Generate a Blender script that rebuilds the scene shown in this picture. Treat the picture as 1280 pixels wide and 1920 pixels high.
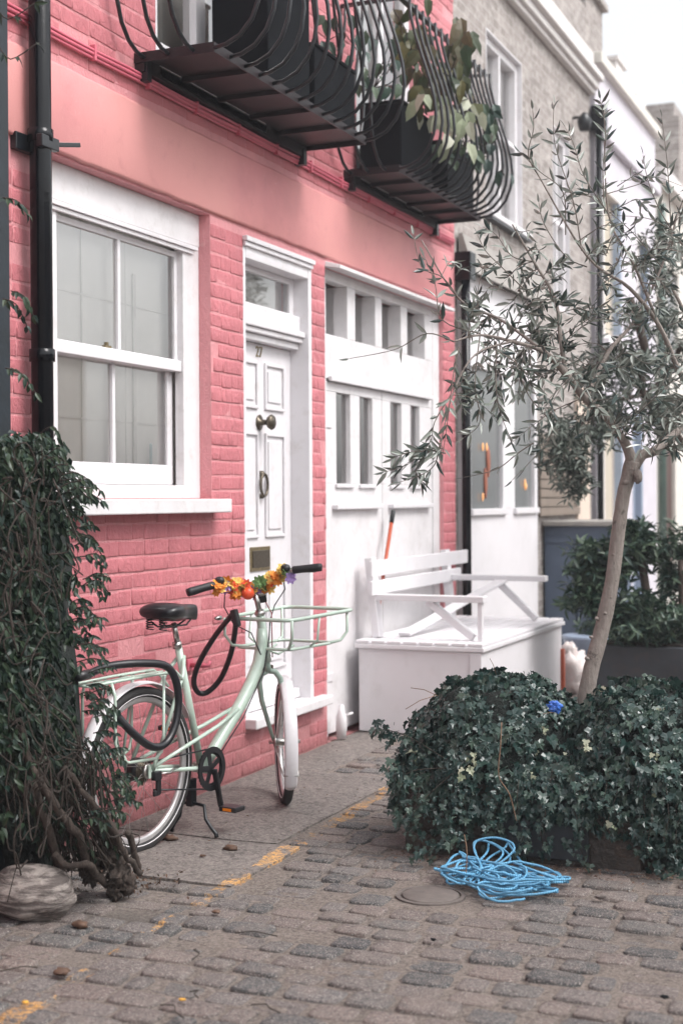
import bpy, math, random
from mathutils import Vector as V, Matrix, noise
R = random.Random(7)
S = bpy.context.scene
for o in list(bpy.data.objects): bpy.data.objects.remove(o)
COL = S.collection
# ------------------------------------------------------------------ camera
FPX = 2667.0; TH = math.atan(1120/FPX); PIT = math.atan(23/FPX); ROL = -.006
CO = V((math.cos(TH)/.272, 0, 1.46))
FW = V((-math.sin(TH)*math.cos(PIT), math.cos(TH)*math.cos(PIT), -math.sin(PIT)))
r0 = V((math.cos(TH), math.sin(TH), 0)); u0 = r0.cross(FW)
RT = r0*math.cos(ROL)+u0*math.sin(ROL); UP = RT.cross(FW)
cam = bpy.data.cameras.new('camera'); co = bpy.data.objects.new('camera', cam); COL.objects.link(co)
co.matrix_world = Matrix(((RT.x, UP.x, -FW.x, CO.x), (RT.y, UP.y, -FW.y, CO.y), (RT.z, UP.z, -FW.z, CO.z), (0, 0, 0, 1)))
cam.sensor_fit = 'HORIZONTAL'; cam.sensor_width = 24; cam.lens = 24*FPX/1280
cam.clip_end = 500; cam.clip_start = .05
cam.dof.use_dof = True; cam.dof.focus_distance = 5.9; cam.dof.aperture_fstop = 2.4
S.camera = co
# ------------------------------------------------------------------ world, sun, exposure
SUN_EL = math.radians(54); SUN_AZ = math.radians(92)      # azimuth of the sun measured from +Y towards +X
w = bpy.data.worlds.new('World'); S.world = w; w.use_nodes = True
nt = w.node_tree; nt.nodes.clear()
sky = nt.nodes.new('ShaderNodeTexSky'); sky.sky_type = 'NISHITA'; sky.sun_disc = False
sky.sun_elevation = SUN_EL; sky.sun_rotation = SUN_AZ; sky.dust_density = 4; sky.air_density = 1.3
hs = nt.nodes.new('ShaderNodeHueSaturation'); hs.inputs['Saturation'].default_value = .16
bg = nt.nodes.new('ShaderNodeBackground'); bg.inputs[1].default_value = .142
wo = nt.nodes.new('ShaderNodeOutputWorld')
nt.links.new(sky.outputs[0], hs.inputs['Color']); nt.links.new(hs.outputs[0], bg.inputs[0]); nt.links.new(bg.outputs[0], wo.inputs[0])
sd = bpy.data.lights.new('sun', 'SUN'); sd.energy = 1.0; sd.angle = math.radians(24); sd.color = (1, .96, .95)
so = bpy.data.objects.new('sun', sd); COL.objects.link(so)
sdir = V((math.cos(SUN_EL)*math.sin(SUN_AZ), math.cos(SUN_EL)*math.cos(SUN_AZ), math.sin(SUN_EL)))
so.rotation_euler = sdir.to_track_quat('Z', 'Y').to_euler()
S.view_settings.view_transform = 'Standard'; S.view_settings.look = 'None'
S.view_settings.exposure = 1.02; S.view_settings.gamma = 1
S.render.engine = 'CYCLES'
# ------------------------------------------------------------------ pixel -> place helpers (photo measured on real planes)
def ray(px, py): return FW+RT*((px-640)/FPX)-UP*((py-960)/FPX)
def fac(px, py, x=0.0): d = ray(px, py); return CO+d*((x-CO.x)/d.x)
def gnd(px, py, z=0.0): d = ray(px, py); return CO+d*((z-CO.z)/d.z)
def dep(px, py, Z): return CO+ray(px, py)*Z
# ------------------------------------------------------------------ mesh builder
class MB:
    def __init__(s, smooth=False): s.v = []; s.f = []; s.smooth = smooth
    def add(s, vs, fs):
        n = len(s.v); s.v += [V(p) for p in vs]; s.f += [tuple(i+n for i in f) for f in fs]; return s
    def box(s, x0, x1, y0, y1, z0, z1):
        return s.add([(x0,y0,z0),(x1,y0,z0),(x1,y1,z0),(x0,y1,z0),(x0,y0,z1),(x1,y0,z1),(x1,y1,z1),(x0,y1,z1)],
            [(0,3,2,1),(4,5,6,7),(0,1,5,4),(1,2,6,5),(2,3,7,6),(3,0,4,7)])
    def obox(s, c, ax, ay, az):     # centre and three half-extent vectors
        c, ax, ay, az = V(c), V(ax), V(ay), V(az)
        vs = [c+ax*i+ay*j+az*k for k in (-1,1) for i, j in ((-1,-1),(1,-1),(1,1),(-1,1))]
        return s.add(vs, [(0,3,2,1),(4,5,6,7),(0,1,5,4),(1,2,6,5),(2,3,7,6),(3,0,4,7)])
    def bar(s, a, b, w, h, up=(0,0,1)):
        a, b, up = V(a), V(b), V(up); d = (b-a); x = d.cross(up).normalized(); u = x.cross(d).normalized()
        return s.obox((a+b)/2, d/2, x*w/2, u*h/2)
    def tube(s, pts, r, n=8, closed=False, cap=True):
        pts = [V(p) for p in pts]; m = len(pts)
        rs = r if isinstance(r, (list, tuple)) else [r]*m
        if m < 2: return s
        t = []
        for i in range(m):
            if closed: a, b = pts[i-1], pts[(i+1) % m]
            else: a, b = pts[max(0, i-1)], pts[min(m-1, i+1)]
            d = b-a; t.append(d.normalized() if d.length > 1e-9 else V((0,0,1)))
        q = V((0,0,1)) if abs(t[0].z) < .9 else V((1,0,0))
        x = t[0].cross(q).normalized(); base = len(s.v)
        for i in range(m):
            x = (x-t[i]*x.dot(t[i])); x = x.normalized() if x.length > 1e-6 else t[i].orthogonal().normalized()
            y = t[i].cross(x)
            for k in range(n):
                a = 2*math.pi*k/n; s.v.append(pts[i]+(x*math.cos(a)+y*math.sin(a))*rs[i])
        for i in range(m if closed else m-1):
            j = (i+1) % m
            for k in range(n):
                k2 = (k+1) % n
                s.f.append((base+i*n+k, base+i*n+k2, base+j*n+k2, base+j*n+k))
        if cap and not closed:
            s.f.append(tuple(base+k for k in range(n))[::-1]); s.f.append(tuple(base+(m-1)*n+k for k in range(n)))
        return s
    def lathe(s, c, ax, prof, n=20):   # prof: (distance along axis, radius)
        c, ax = V(c), V(ax).normalized(); x = ax.orthogonal().normalized(); y = ax.cross(x); base = len(s.v)
        for d, r in prof:
            for k in range(n):
                a = 2*math.pi*k/n; s.v.append(c+ax*d+(x*math.cos(a)+y*math.sin(a))*max(r, 1e-4))
        for i in range(len(prof)-1):
            for k in range(n):
                k2 = (k+1) % n; s.f.append((base+i*n+k, base+i*n+k2, base+(i+1)*n+k2, base+(i+1)*n+k))
        s.f.append(tuple(base+k for k in range(n))[::-1]); s.f.append(tuple(base+(len(prof)-1)*n+k for k in range(n)))
        return s
    def blob(s, c, rad, nu=20, nv=12, amp=.08, fr=3.0, seed=0, flatz=None):
        c = V(c); base = len(s.v); sv = V((seed*7.1, seed*3.3, seed*1.7))
        for j in range(nv+1):
            ph = math.pi*j/nv
            for i in range(nu):
                a = 2*math.pi*i/nu; d = V((math.sin(ph)*math.cos(a), math.sin(ph)*math.sin(a), math.cos(ph)))
                k = 1+amp*noise.noise(d*fr+sv)*2
                p = c+V((d.x*rad[0], d.y*rad[1], d.z*rad[2]))*k
                if flatz is not None and p.z < flatz: p.z = flatz
                s.v.append(p)
        for j in range(nv):
            for i in range(nu):
                i2 = (i+1) % nu; s.f.append((base+j*nu+i, base+(j+1)*nu+i, base+(j+1)*nu+i2, base+j*nu+i2))
        return s
WP = {}
def obj(name, mb, mat, parent=None, bevel=0, label=None, cat=None, group=None, kind=None, subsurf=0):
    me = bpy.data.meshes.new(name)
    vs = mb.v
    lo = V((min(p.x for p in vs), min(p.y for p in vs), min(p.z for p in vs))); hi = V((max(p.x for p in vs), max(p.y for p in vs), max(p.z for p in vs)))
    c = V(((lo.x+hi.x)/2, (lo.y+hi.y)/2, lo.z))
    me.from_pydata([tuple(p-c) for p in vs], [], mb.f); me.materials.append(mat)
    if mb.smooth: me.polygons.foreach_set('use_smooth', [True]*len(me.polygons))
    o = bpy.data.objects.new(name, me); COL.objects.link(o); WP[o.name] = c
    if parent: o.parent = parent; o.location = c-WP[parent.name]
    else: o.location = c
    if bevel:
        b = o.modifiers.new('bevel', 'BEVEL'); b.width = bevel; b.segments = 2; b.limit_method = 'ANGLE'
    if subsurf:
        b = o.modifiers.new('sub', 'SUBSURF'); b.levels = subsurf; b.render_levels = subsurf
    tag(o, label, cat, group, kind); return o
def tag(o, label=None, cat=None, group=None, kind=None):
    if label: o['label'] = label
    if cat: o['category'] = cat
    if group: o['group'] = group
    if kind: o['kind'] = kind
def thing(name, loc, label, cat, group=None):
    o = bpy.data.objects.new(name, None); COL.objects.link(o); o.location = loc; WP[o.name] = V(loc)
    o.empty_display_size = .1; tag(o, label, cat, group); return o
# ------------------------------------------------------------------ materials
def lin(c):
    return tuple(((x/255)/12.92 if x/255 <= .04045 else ((x/255+.055)/1.055)**2.4) for x in c)
class NT:
    def __init__(s, name):
        s.m = bpy.data.materials.new(name); s.m.use_nodes = True; s.t = s.m.node_tree; s.b = s.t.nodes['Principled BSDF']
        s.pos = s.t.nodes.new('ShaderNodeNewGeometry')
    def n(s, ty, **k):
        nd = s.t.nodes.new(ty)
        for a, b in k.items():
            if a.startswith('i_'): nd.inputs[a[2:].replace('_', ' ')].default_value = b
            else: setattr(nd, a, b)
        return nd
    def l(s, a, b): s.t.links.new(a, b)
    def noise(s, scale, detail=4, vec=None, rough=.6, dist=0):
        nd = s.n('ShaderNodeTexNoise'); nd.inputs['Scale'].default_value = scale; nd.inputs['Detail'].default_value = detail
        nd.inputs['Roughness'].default_value = rough; nd.inputs['Distortion'].default_value = dist
        s.l(vec or s.pos.outputs['Position'], nd.inputs['Vector']); return nd.outputs['Fac']
    def ramp(s, f, stops):
        nd = s.n('ShaderNodeValToRGB'); e = nd.color_ramp.elements
        while len(e) < len(stops): e.new(.5)
        for el, (p, c) in zip(e, stops): el.position = p; el.color = (c, c, c, 1) if isinstance(c, (int, float)) else (*c, 1)
        s.l(f, nd.inputs[0]); return nd.outputs[0]
    def mix(s, f, a, b, mode='MIX'):
        nd = s.n('ShaderNodeMix', data_type='RGBA', blend_type=mode)
        for sock, val in ((nd.inputs[0], f), (nd.inputs[6], a), (nd.inputs[7], b)):
            if isinstance(val, (int, float)): sock.default_value = val
            elif isinstance(val, tuple): sock.default_value = (*val, 1) if len(val) == 3 else val
            else: s.l(val, sock)
        return nd.outputs[2]
    def math(s, op, a, b=0.0, c=0.0):
        nd = s.n('ShaderNodeMath', operation=op)
        for i, val in enumerate((a, b, c)):
            if isinstance(val, (int, float)): nd.inputs[i].default_value = val
            else: s.l(val, nd.inputs[i])
        return nd.outputs[0]
    def bump(s, h, strength=.3, dist=.005, prev=None):
        nd = s.n('ShaderNodeBump'); nd.inputs['Strength'].default_value = strength; nd.inputs['Distance'].default_value = dist
        s.l(h, nd.inputs['Height'])
        if prev is not None: s.l(prev, nd.inputs['Normal'])
        s.l(nd.outputs[0], s.b.inputs['Normal']); return nd.outputs[0]
    def base(s, c):
        if isinstance(c, tuple): s.b.inputs['Base Color'].default_value = (*c, 1)
        else: s.l(c, s.b.inputs['Base Color'])
    def set(s, **k):
        for a, v in k.items(): s.b.inputs[a.replace('_', ' ')].default_value = v
    def xyz(s):
        nd = s.n('ShaderNodeSeparateXYZ'); s.l(s.pos.outputs['Position'], nd.inputs[0]); return nd.outputs
def P(name, c, rough=.55, var=.15, scale=6, bump=.2, bscale=60, bd=.002, metal=0, dirt=None, coat=0, spec=.5):
    t = NT(name); c2 = tuple(x*(1-var) for x in c); c1 = tuple(min(1, x*(1+var*.6)) for x in c)
    col = t.mix(t.ramp(t.noise(scale, 5), [(.3, 0), (.7, 1)]), c2, c1)
    if dirt: col = t.mix(t.ramp(t.noise(scale*2.3+3, 6, rough=.7), [(.52, 0), (.75, dirt[1])]), col, dirt[0])
    t.base(col); t.set(Roughness=rough, Metallic=metal, Coat_Weight=coat, Specular_IOR_Level=spec)
    if bump: t.bump(t.noise(bscale, 4), bump, bd)
    return t.m
PINK = (.60, .185, .21)
def pink_mat(name, base, rb, fine, big, glow_tint=None):
    t = NT(name); n1 = t.noise(2.2, 5); n2 = t.noise(30, 5, rough=.7)
    col = t.mix(t.ramp(n1, [(.3, 0), (.7, 1)]), tuple(x*.86 for x in base), tuple(min(1, x*1.12) for x in base))
    col = t.mix(t.ramp(n2, [(.6, 0), (.8, .55)]), col, (min(1, base[0]*1.2), base[1]*2.0, base[2]*1.8))
    if glow_tint: col = t.mix(t.ramp(t.noise(.55, 3, rough=.5), [(.42, 0), (.6, .8)]), col, glow_tint)  # broad peach patches standing in for warm light on the band
    gr = t.ramp(t.noise(7, 7, rough=.75), [(.56, 0), (.72, .45)]); col = t.mix(gr, col, tuple(x*.72 for x in base))
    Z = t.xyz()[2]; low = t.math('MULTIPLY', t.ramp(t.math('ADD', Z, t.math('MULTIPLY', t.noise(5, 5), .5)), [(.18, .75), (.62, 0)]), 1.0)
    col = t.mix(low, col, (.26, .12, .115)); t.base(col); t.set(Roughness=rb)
    mp = t.n('ShaderNodeMapping'); mp.inputs['Scale'].default_value = (1, 1, .45); t.l(t.pos.outputs['Position'], mp.inputs[0])
    b1 = t.bump(t.noise(24, 6, mp.outputs[0], .68, .6), big, .03); b2 = t.bump(t.noise(110, 6, rough=.8), fine, .012, b1); return t.m
M = {}
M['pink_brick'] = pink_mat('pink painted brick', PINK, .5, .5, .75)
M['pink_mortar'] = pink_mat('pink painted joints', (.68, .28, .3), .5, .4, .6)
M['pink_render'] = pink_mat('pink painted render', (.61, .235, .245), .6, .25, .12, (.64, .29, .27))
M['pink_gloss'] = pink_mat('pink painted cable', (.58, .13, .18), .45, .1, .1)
M['white'] = P('white gloss paint', (.7, .68, .7), .4, .05, 3, .15, 50, .002, dirt=((.5, .46, .43), .5))
M['white_old'] = P('weathered white paint', (.7, .68, .69), .5, .1, 4, .3, 35, .003, dirt=((.45, .42, .4), .5))
M['white_plain'] = P('white painted board', (.7, .68, .7), .5, .05, 2, .08, 80, .001, dirt=((.55, .53, .52), .4))
M['black_iron'] = P('black painted iron', (.008, .01, .013), .32, .3, 12, .2, 120, .001)
M['black_pipe'] = P('black gloss pipe paint', (.004, .005, .007), .16, .3, 8, .3, 40, .003, spec=.25)
M['brown_iron'] = P('dark red oxide steel', (.012, .006, .008), .5, .4, 8, .3, 60, .002)
M['navy_post'] = P('navy painted timber', (.006, .012, .018), .5, .4, 9, .4, 60, .003)
M['rubber'] = P('black rubber', (.012, .013, .015), .55, .3, 30, .15, 200, .001)
M['tyre'] = P('dusty tyre rubber', (.022, .021, .021), .7, .4, 14, .3, 150, .001)
M['mint'] = P('mint green frame paint', (.46, .57, .49), .28, .07, 10, .05, 100, .001, dirt=((.36, .36, .28), .4), coat=.4)
M['mint_dark'] = P('dusty mint paint', (.34, .44, .38), .4, .1, 10, .05, 100, .001)
M['guard'] = P('white mudguard plastic', (.78, .75, .77), .3, .04, 8, .04, 100, .001, dirt=((.5, .47, .45), .3))
M['chrome'] = P('brushed alloy', (.5, .49, .47), .28, .15, 20, .05, 200, .0005, metal=1)
M['alloy_rim'] = P('dull alloy rim', (.55, .53, .53), .4, .1, 20, .05, 200, .0005, metal=.6)
M['black_plastic'] = P('black plastic', (.015, .015, .017), .4, .2, 20, .1, 200, .001)
M['vinyl'] = P('black vinyl', (.013, .013, .016), .3, .2, 20, .25, 260, .001)
M['orange_refl'] = P('orange reflector', (.9, .25, .02), .2, .1, 200, .3, 400, .001)
M['red_ball'] = P('red orange lacquer', (.75, .09, .03), .35, .1, 8, .1, 100, .001)
M['brass'] = P('tarnished brass', (.3, .24, .14), .4, .3, 60, .2, 100, .001, metal=.8)
M['dark_brass'] = P('dark bronze', (.12, .1, .075), .35, .3, 60, .2, 100, .001, metal=.7)
M['broom_red'] = P('orange red lacquered handle', (.42, .08, .035), .35, .1, 10, .05, 100, .001)
M['rope_blue'] = None
M['dark_box'] = P('black planter fibre', (.006, .007, .009), .7, .3, 6, .2, 60, .003, spec=.06)
M['slate_box'] = P('slate grey planter', (.032, .036, .043), .55, .35, 5, .3, 40, .003, dirt=((.09, .06, .045), .4))
M['shed_blue'] = P('slate blue timber', (.085, .115, .17), .5, .15, 5, .2, 30, .003)
M['shed_roof'] = P('weathered grey board', (.3, .28, .26), .7, .25, 6, .3, 40, .003)
M['lilac'] = P('pale lilac render', (.58, .55, .6), .7, .06, 3, .2, 60, .003)
M['cream'] = P('cream render', (.66, .63, .58), .7, .08, 3, .2, 60, .003)
M['stone_white'] = P('white stone coping', (.66, .63, .62), .7, .1, 4, .3, 40, .004)
M['blue_paint'] = P('bright blue paint', (.27, .33, .43), .4, .1, 6, .1, 60, .001)
M['green_paint'] = P('dark green pipe paint', (.08, .13, .11), .4, .2, 6, .1, 60, .001)
M['peach'] = P('peach render', (.68, .56, .47), .7, .1, 4, .2, 60, .003)
M['lead'] = P('dark lead flashing', (.06, .065, .07), .5, .3, 8, .3, 40, .003)
M['soil'] = P('dark potting soil', (.03, .023, .018), .95, .5, 30, .9, 50, .01)
M['brown_dark'] = P('dark red brown timber', (.07, .035, .028), .6, .3, 6, .3, 40, .003)
def glassy(name, c, rough=.06):
    t = NT(name); t.base(t.mix(t.noise(3, 3), tuple(x*.8 for x in c), c)); t.set(Roughness=rough, Specular_IOR_Level=.8); return t.m
def glass_mat(name, tint=(1, 1, 1), mixf=.12, rough=.03):
    t = NT(name); tr = t.n('ShaderNodeBsdfTransparent'); tr.inputs[0].default_value = (*tint, 1)
    gl = t.n('ShaderNodeBsdfGlossy'); gl.inputs['Roughness'].default_value = rough
    fr = t.n('ShaderNodeFresnel'); fr.inputs[0].default_value = 1.5
    f = t.math('ADD', fr.outputs[0], mixf); mx = t.n('ShaderNodeMixShader')
    t.l(f, mx.inputs[0]); t.l(tr.outputs[0], mx.inputs[1]); t.l(gl.outputs[0], mx.inputs[2])
    t.l(mx.outputs[0], t.t.nodes['Material Output'].inputs[0]); return t.m
M['glass'] = glass_mat('window glass', mixf=.3)
M['curtain'] = P('off white blind fabric', (.86, .84, .8), .9, .1, 2.5, .2, 90, .002)
M['room_dark'] = P('dim room surface', (.09, .085, .08), .9, .3, 3, 0)
M['room_mid'] = P('dim room plaster', (.3, .28, .25), .9, .2, 2, 0)
def grey_brick(name, c1, c2, mort):
    t = NT(name); X = t.xyz(); cb = t.n('ShaderNodeCombineXYZ'); t.l(X[1], cb.inputs[0]); t.l(X[2], cb.inputs[1])
    br = t.n('ShaderNodeTexBrick'); br.offset = .5
    for k, v in (('Scale', 1.0), ('Mortar Size', .006), ('Brick Width', .225), ('Row Height', .075), ('Mortar Smooth', .4), ('Bias', 0.0)): br.inputs[k].default_value = v
    br.inputs['Color1'].default_value = (*c1, 1); br.inputs['Color2'].default_value = (*c2, 1); br.inputs['Mortar'].default_value = (*mort, 1)
    t.l(cb.outputs[0], br.inputs['Vector'])
    col = t.mix(t.ramp(t.noise(2.5, 6, rough=.7), [(.4, 0), (.65, .6)]), br.outputs['Color'], tuple(x*.55 for x in c1), 'MIX')
    col = t.mix(t.ramp(t.noise(14, 6, rough=.75), [(.48, 0), (.62, .6)]), col, tuple(x*1.15 for x in mort))
    t.base(col); t.set(Roughness=.85); b = t.bump(t.math('SUBTRACT', 1.0, br.outputs['Fac']), .6, .01); t.bump(t.noise(60, 4), .4, .004, b); return t.m
M['grey_brick'] = grey_brick('grey stock brick', (.36, .32, .30), (.22, .19, .175), (.46, .43, .41))
M['brown_brick'] = grey_brick('brown stock brick', (.17, .12, .09), (.12, .085, .065), (.09, .075, .065))
def leaf_mat(name, cols, rough=.45, back=None, spec=.4, trans=.15):
    t = NT(name); n = len(cols)
    col = t.ramp(t.pos.outputs['Random Per Island'], [(i/(n-1) if n > 1 else 0, c) for i, c in enumerate(cols)])
    if back: col = t.mix(t.pos.outputs['Backfacing'], col, back)
    t.base(col); t.set(Roughness=rough, Specular_IOR_Level=spec)
    if trans:
        tl = t.n('ShaderNodeBsdfTranslucent'); t.l(col, tl.inputs[0]); mx = t.n('ShaderNodeMixShader'); mx.inputs[0].default_value = trans
        t.l(t.b.outputs[0], mx.inputs[1]); t.l(tl.outputs[0], mx.inputs[2]); t.l(mx.outputs[0], t.t.nodes['Material Output'].inputs[0])
    return t.m
M['ivy'] = leaf_mat('ivy leaf', [(.012, .035, .032), (.02, .048, .042), (.034, .064, .052), (.055, .088, .066)], .3, spec=.55, trans=.06)
M['ivy_pale'] = leaf_mat('variegated ivy leaf', [(.24, .28, .18), (.4, .4, .3), (.14, .19, .11)], .45)
M['vine'] = leaf_mat('jasmine leaf', [(.008, .022, .018), (.013, .032, .022), (.022, .045, .025), (.035, .06, .03)], .4)
M['olive'] = leaf_mat('olive leaf', [(.018, .038, .036), (.035, .058, .05), (.065, .088, .072), (.12, .14, .115)], .32, back=(.27, .3, .265), spec=.7, trans=.12)
M['olive_far'] = leaf_mat('distant olive leaf', [(.025, .045, .04), (.05, .07, .058), (.09, .105, .085)], .5, back=(.15, .175, .15))
M['shrub'] = leaf_mat('shrub leaf', [(.015, .035, .03), (.025, .055, .04), (.05, .085, .055), (.1, .14, .09)], .4)
M['bigleaf'] = leaf_mat('broad balcony leaf', [(.03, .05, .03), (.06, .075, .03), (.12, .09, .05), (.05, .08, .045), (.16, .14, .05)], .35, trans=.3)
M['paleleaf'] = leaf_mat('pale balcony leaf', [(.42, .44, .33), (.33, .38, .25), (.5, .5, .4)], .5, trans=.3)
def bark_mat(name, c, c2, sc=1.0):
    t = NT(name); mp = t.n('ShaderNodeMapping'); mp.inputs['Scale'].default_value = (sc, sc, sc*.25); t.l(t.pos.outputs['Position'], mp.inputs[0])
    n = t.noise(60, 6, mp.outputs[0], .7); col = t.mix(t.ramp(n, [(.3, 0), (.7, 1)]), c2, c)
    col = t.mix(t.ramp(t.noise(22, 3), [(.62, 0), (.68, .7)]), col, tuple(x*.35 for x in c2))
    t.base(col); t.set(Roughness=.85); t.bump(n, .9, .01, t.bump(t.noise(26, 3), .5, .012)); return t.m
M['bark'] = bark_mat('olive bark', (.31, .27, .245), (.2, .17, .15))
M['twig'] = bark_mat('olive twig', (.2, .175, .15), (.13, .11, .095))
M['dark_bark'] = bark_mat('old jasmine stem bark', (.085, .062, .05), (.03, .023, .019))
M['vine_stem'] = bark_mat('brown vine stem', (.05, .036, .028), (.022, .017, .014))
M['straw'] = P('dry stalk', (.2, .12, .075), .7, .2, 20, 0)
# ---- worn yellow kerb line is paint lying on the stones: a strip in world X, broken by noise
def yellow(t, col, lo=.52):
    X = t.xyz(); line = t.math('SUBTRACT', t.math('ADD', X[0], t.math('MULTIPLY', X[1], .041)), 1.108)
    wob = t.math('MULTIPLY', t.math('SUBTRACT', t.noise(6, 3), .5), .09)
    d = t.math('ABSOLUTE', t.math('ADD', line, wob))
    strip = t.math('LESS_THAN', d, .036)
    worn = t.ramp(t.noise(5.5, 6, rough=.7), [(lo, 0), (lo+.03, 1)])
    worn2 = t.ramp(t.noise(70, 4, rough=.8), [(.42, .0), (.56, .9)])
    m = t.math('MULTIPLY', t.math('MULTIPLY', strip, worn), worn2)
    return t.mix(m, col, (.62, .33, .1))
def ground_mat():
    t = NT('sandy dirt between stones')
    col = t.mix(t.ramp(t.noise(3, 6, rough=.65), [(.3, 0), (.7, 1)]), (.15, .12, .102), (.28, .228, .195))
    col = t.mix(t.ramp(t.noise(90, 5, rough=.8), [(.45, .0), (.56, .8)]), col, (.36, .31, .275))
    col = t.mix(t.ramp(t.noise(55, 6, rough=.85), [(.5, .0), (.62, .75)]), col, (.055, .045, .042))
    col = t.mix(t.ramp(t.noise(240, 2), [(.66, 0), (.7, .6)]), col, (.4, .36, .33))
    col = t.mix(t.ramp(t.noise(1.3, 3), [(.55, 0), (.7, .5)]), col, (.06, .055, .052))
    t.base(yellow(t, col)); t.set(Roughness=.9)
    b = t.bump(t.noise(45, 7, rough=.8), 1, .02); t.bump(t.noise(200, 4), .9, .005, b); return t.m
def cobble_mat():
    t = NT('worn granite setts'); r = t.pos.outputs['Random Per Island']
    col = t.ramp(r, [(0, (.04, .046, .05)), (.2, (.085, .088, .09)), (.4, (.17, .128, .115)), (.6, (.1, .1, .098)), (.8, (.2, .152, .134)), (.93, (.13, .125, .125)), (1, (.025, .032, .04))])
    col = t.mix(t.ramp(t.noise(38, 7, rough=.8), [(.44, .0), (.58, .4)]), col, (.24, .2, .18))
    col = t.mix(t.ramp(t.noise(75, 6, rough=.8), [(.5, .0), (.58, .75)]), col, (.04, .036, .036))
    col = t.mix(t.ramp(t.noise(3.2, 6, rough=.7), [(.52, 0), (.62, .55)]), col, (.2, .16, .14))
    col = t.mix(t.ramp(t.noise(170, 3), [(.56, 0), (.62, .75)]), col, (.42, .38, .35))
    t.base(yellow(t, col)); t.set(Roughness=.78)
    b = t.bump(t.noise(35, 7, rough=.75), .9, .014); t.bump(t.noise(200, 4), .8, .004, b); return t.m
def paving_mat():
    t = NT('stained concrete paving')
    col = t.mix(t.ramp(t.noise(2.6, 6, rough=.65), [(.3, 0), (.7, 1)]), (.09, .078, .073), (.18, .155, .143))
    col = t.mix(t.ramp(t.noise(70, 7, rough=.8), [(.45, 0), (.56, .65)]), col, (.29, .255, .23))
    col = t.mix(t.ramp(t.noise(34, 7, rough=.85), [(.5, 0), (.58, .7)]), col, (.045, .038, .036))
    col = t.mix(t.ramp(t.noise(9, 4), [(.6, 0), (.72, .6)]), col, (.07, .055, .048))
    t.base(yellow(t, col, .48)); t.set(Roughness=.85)
    b = t.bump(t.noise(30, 6, rough=.7), .45, .01); t.bump(t.noise(240, 3), .5, .002, b); return t.m
M['ground'] = ground_mat(); M['cobble'] = cobble_mat(); M['paving'] = paving_mat()
def rock_mat():
    t = NT('layered pale rock'); mp = t.n('ShaderNodeMapping'); mp.inputs['Rotation'].default_value = (.12, .1, 0); mp.inputs['Scale'].default_value = (1, 1, 5.5)
    t.l(t.pos.outputs['Position'], mp.inputs[0]); n = t.noise(9, 7, mp.outputs[0], .65, .5)
    col = t.mix(t.ramp(n, [(.43, 0), (.57, 1)]), (.15, .125, .115), (.48, .42, .385))
    col = t.mix(t.ramp(t.noise(30, 4), [(.5, 0), (.7, .5)]), col, (.1, .08, .07))
    t.base(col); t.set(Roughness=.85); b = t.bump(n, 1, .05); t.bump(t.noise(90, 6), .7, .008, b); return t.m
M['rock'] = rock_mat()
def rope_mat():
    t = NT('faded blue nylon rope'); wv = t.n('ShaderNodeTexWave'); wv.inputs['Scale'].default_value = 60; wv.inputs['Distortion'].default_value = 2
    t.l(t.pos.outputs['Position'], wv.inputs['Vector'])
    t.base(t.mix(wv.outputs['Fac'], (.045, .22, .42), (.2, .47, .66))); t.set(Roughness=.5); t.bump(wv.outputs['Fac'], .6, .003); return t.m
M['rope_blue'] = rope_mat()
M['blue_plastic'] = P('blue crumpled plastic', (.05, .17, .62), .15, .3, 60, .8, 70, .01)
M['sack'] = P('white plastic sack', (.75, .68, .66), .4, .1, 12, .6, 30, .01, dirt=((.6, .3, .25), .4))
# ------------------------------------------------------------------ SETTING: ground, paving, setts
g = MB(True)
def gz(x, y): return .006*noise.noise(V((x*2.2, y*2.2, 0)))+.006*noise.noise(V((x*8, y*8, 3)))-.004
nx, ny = 120, 200; X0, X1, Y0, Y1 = -.1, 4.5, 2.2, 10.5
for j in range(ny+1):
    for i in range(nx+1):
        x = X0+(X1-X0)*i/nx; y = Y0+(Y1-Y0)*j/ny; g.v.append(V((x, y, gz(x, y) if 0 < i < nx and 0 < j < ny else -.004)))
for j in range(ny):
    for i in range(nx): a = j*(nx+1)+i; g.f.append((a, a+1, a+nx+2, a+nx+1))
L = 90
for q in (((-L,-L),(L,-L),(L,Y0),(-L,Y0)), ((-L,Y1),(L,Y1),(L,L),(-L,L)), ((-L,Y0),(X0,Y0),(X0,Y1),(-L,Y1)), ((X1,Y0),(L,Y0),(L,Y1),(X1,Y1))):
    g.add([(x, y, -.004) for x, y in q], [(0,1,2,3)])
obj('ground', g, M['ground'], kind='structure')
c = MB(True); y = 2.3; PAVX = lambda yy: .93 if 4.68 < yy < 5.38 else (.8 if 5.3 < yy < 6.9 else (.35 if yy >= 6.9 else -.2))
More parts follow.
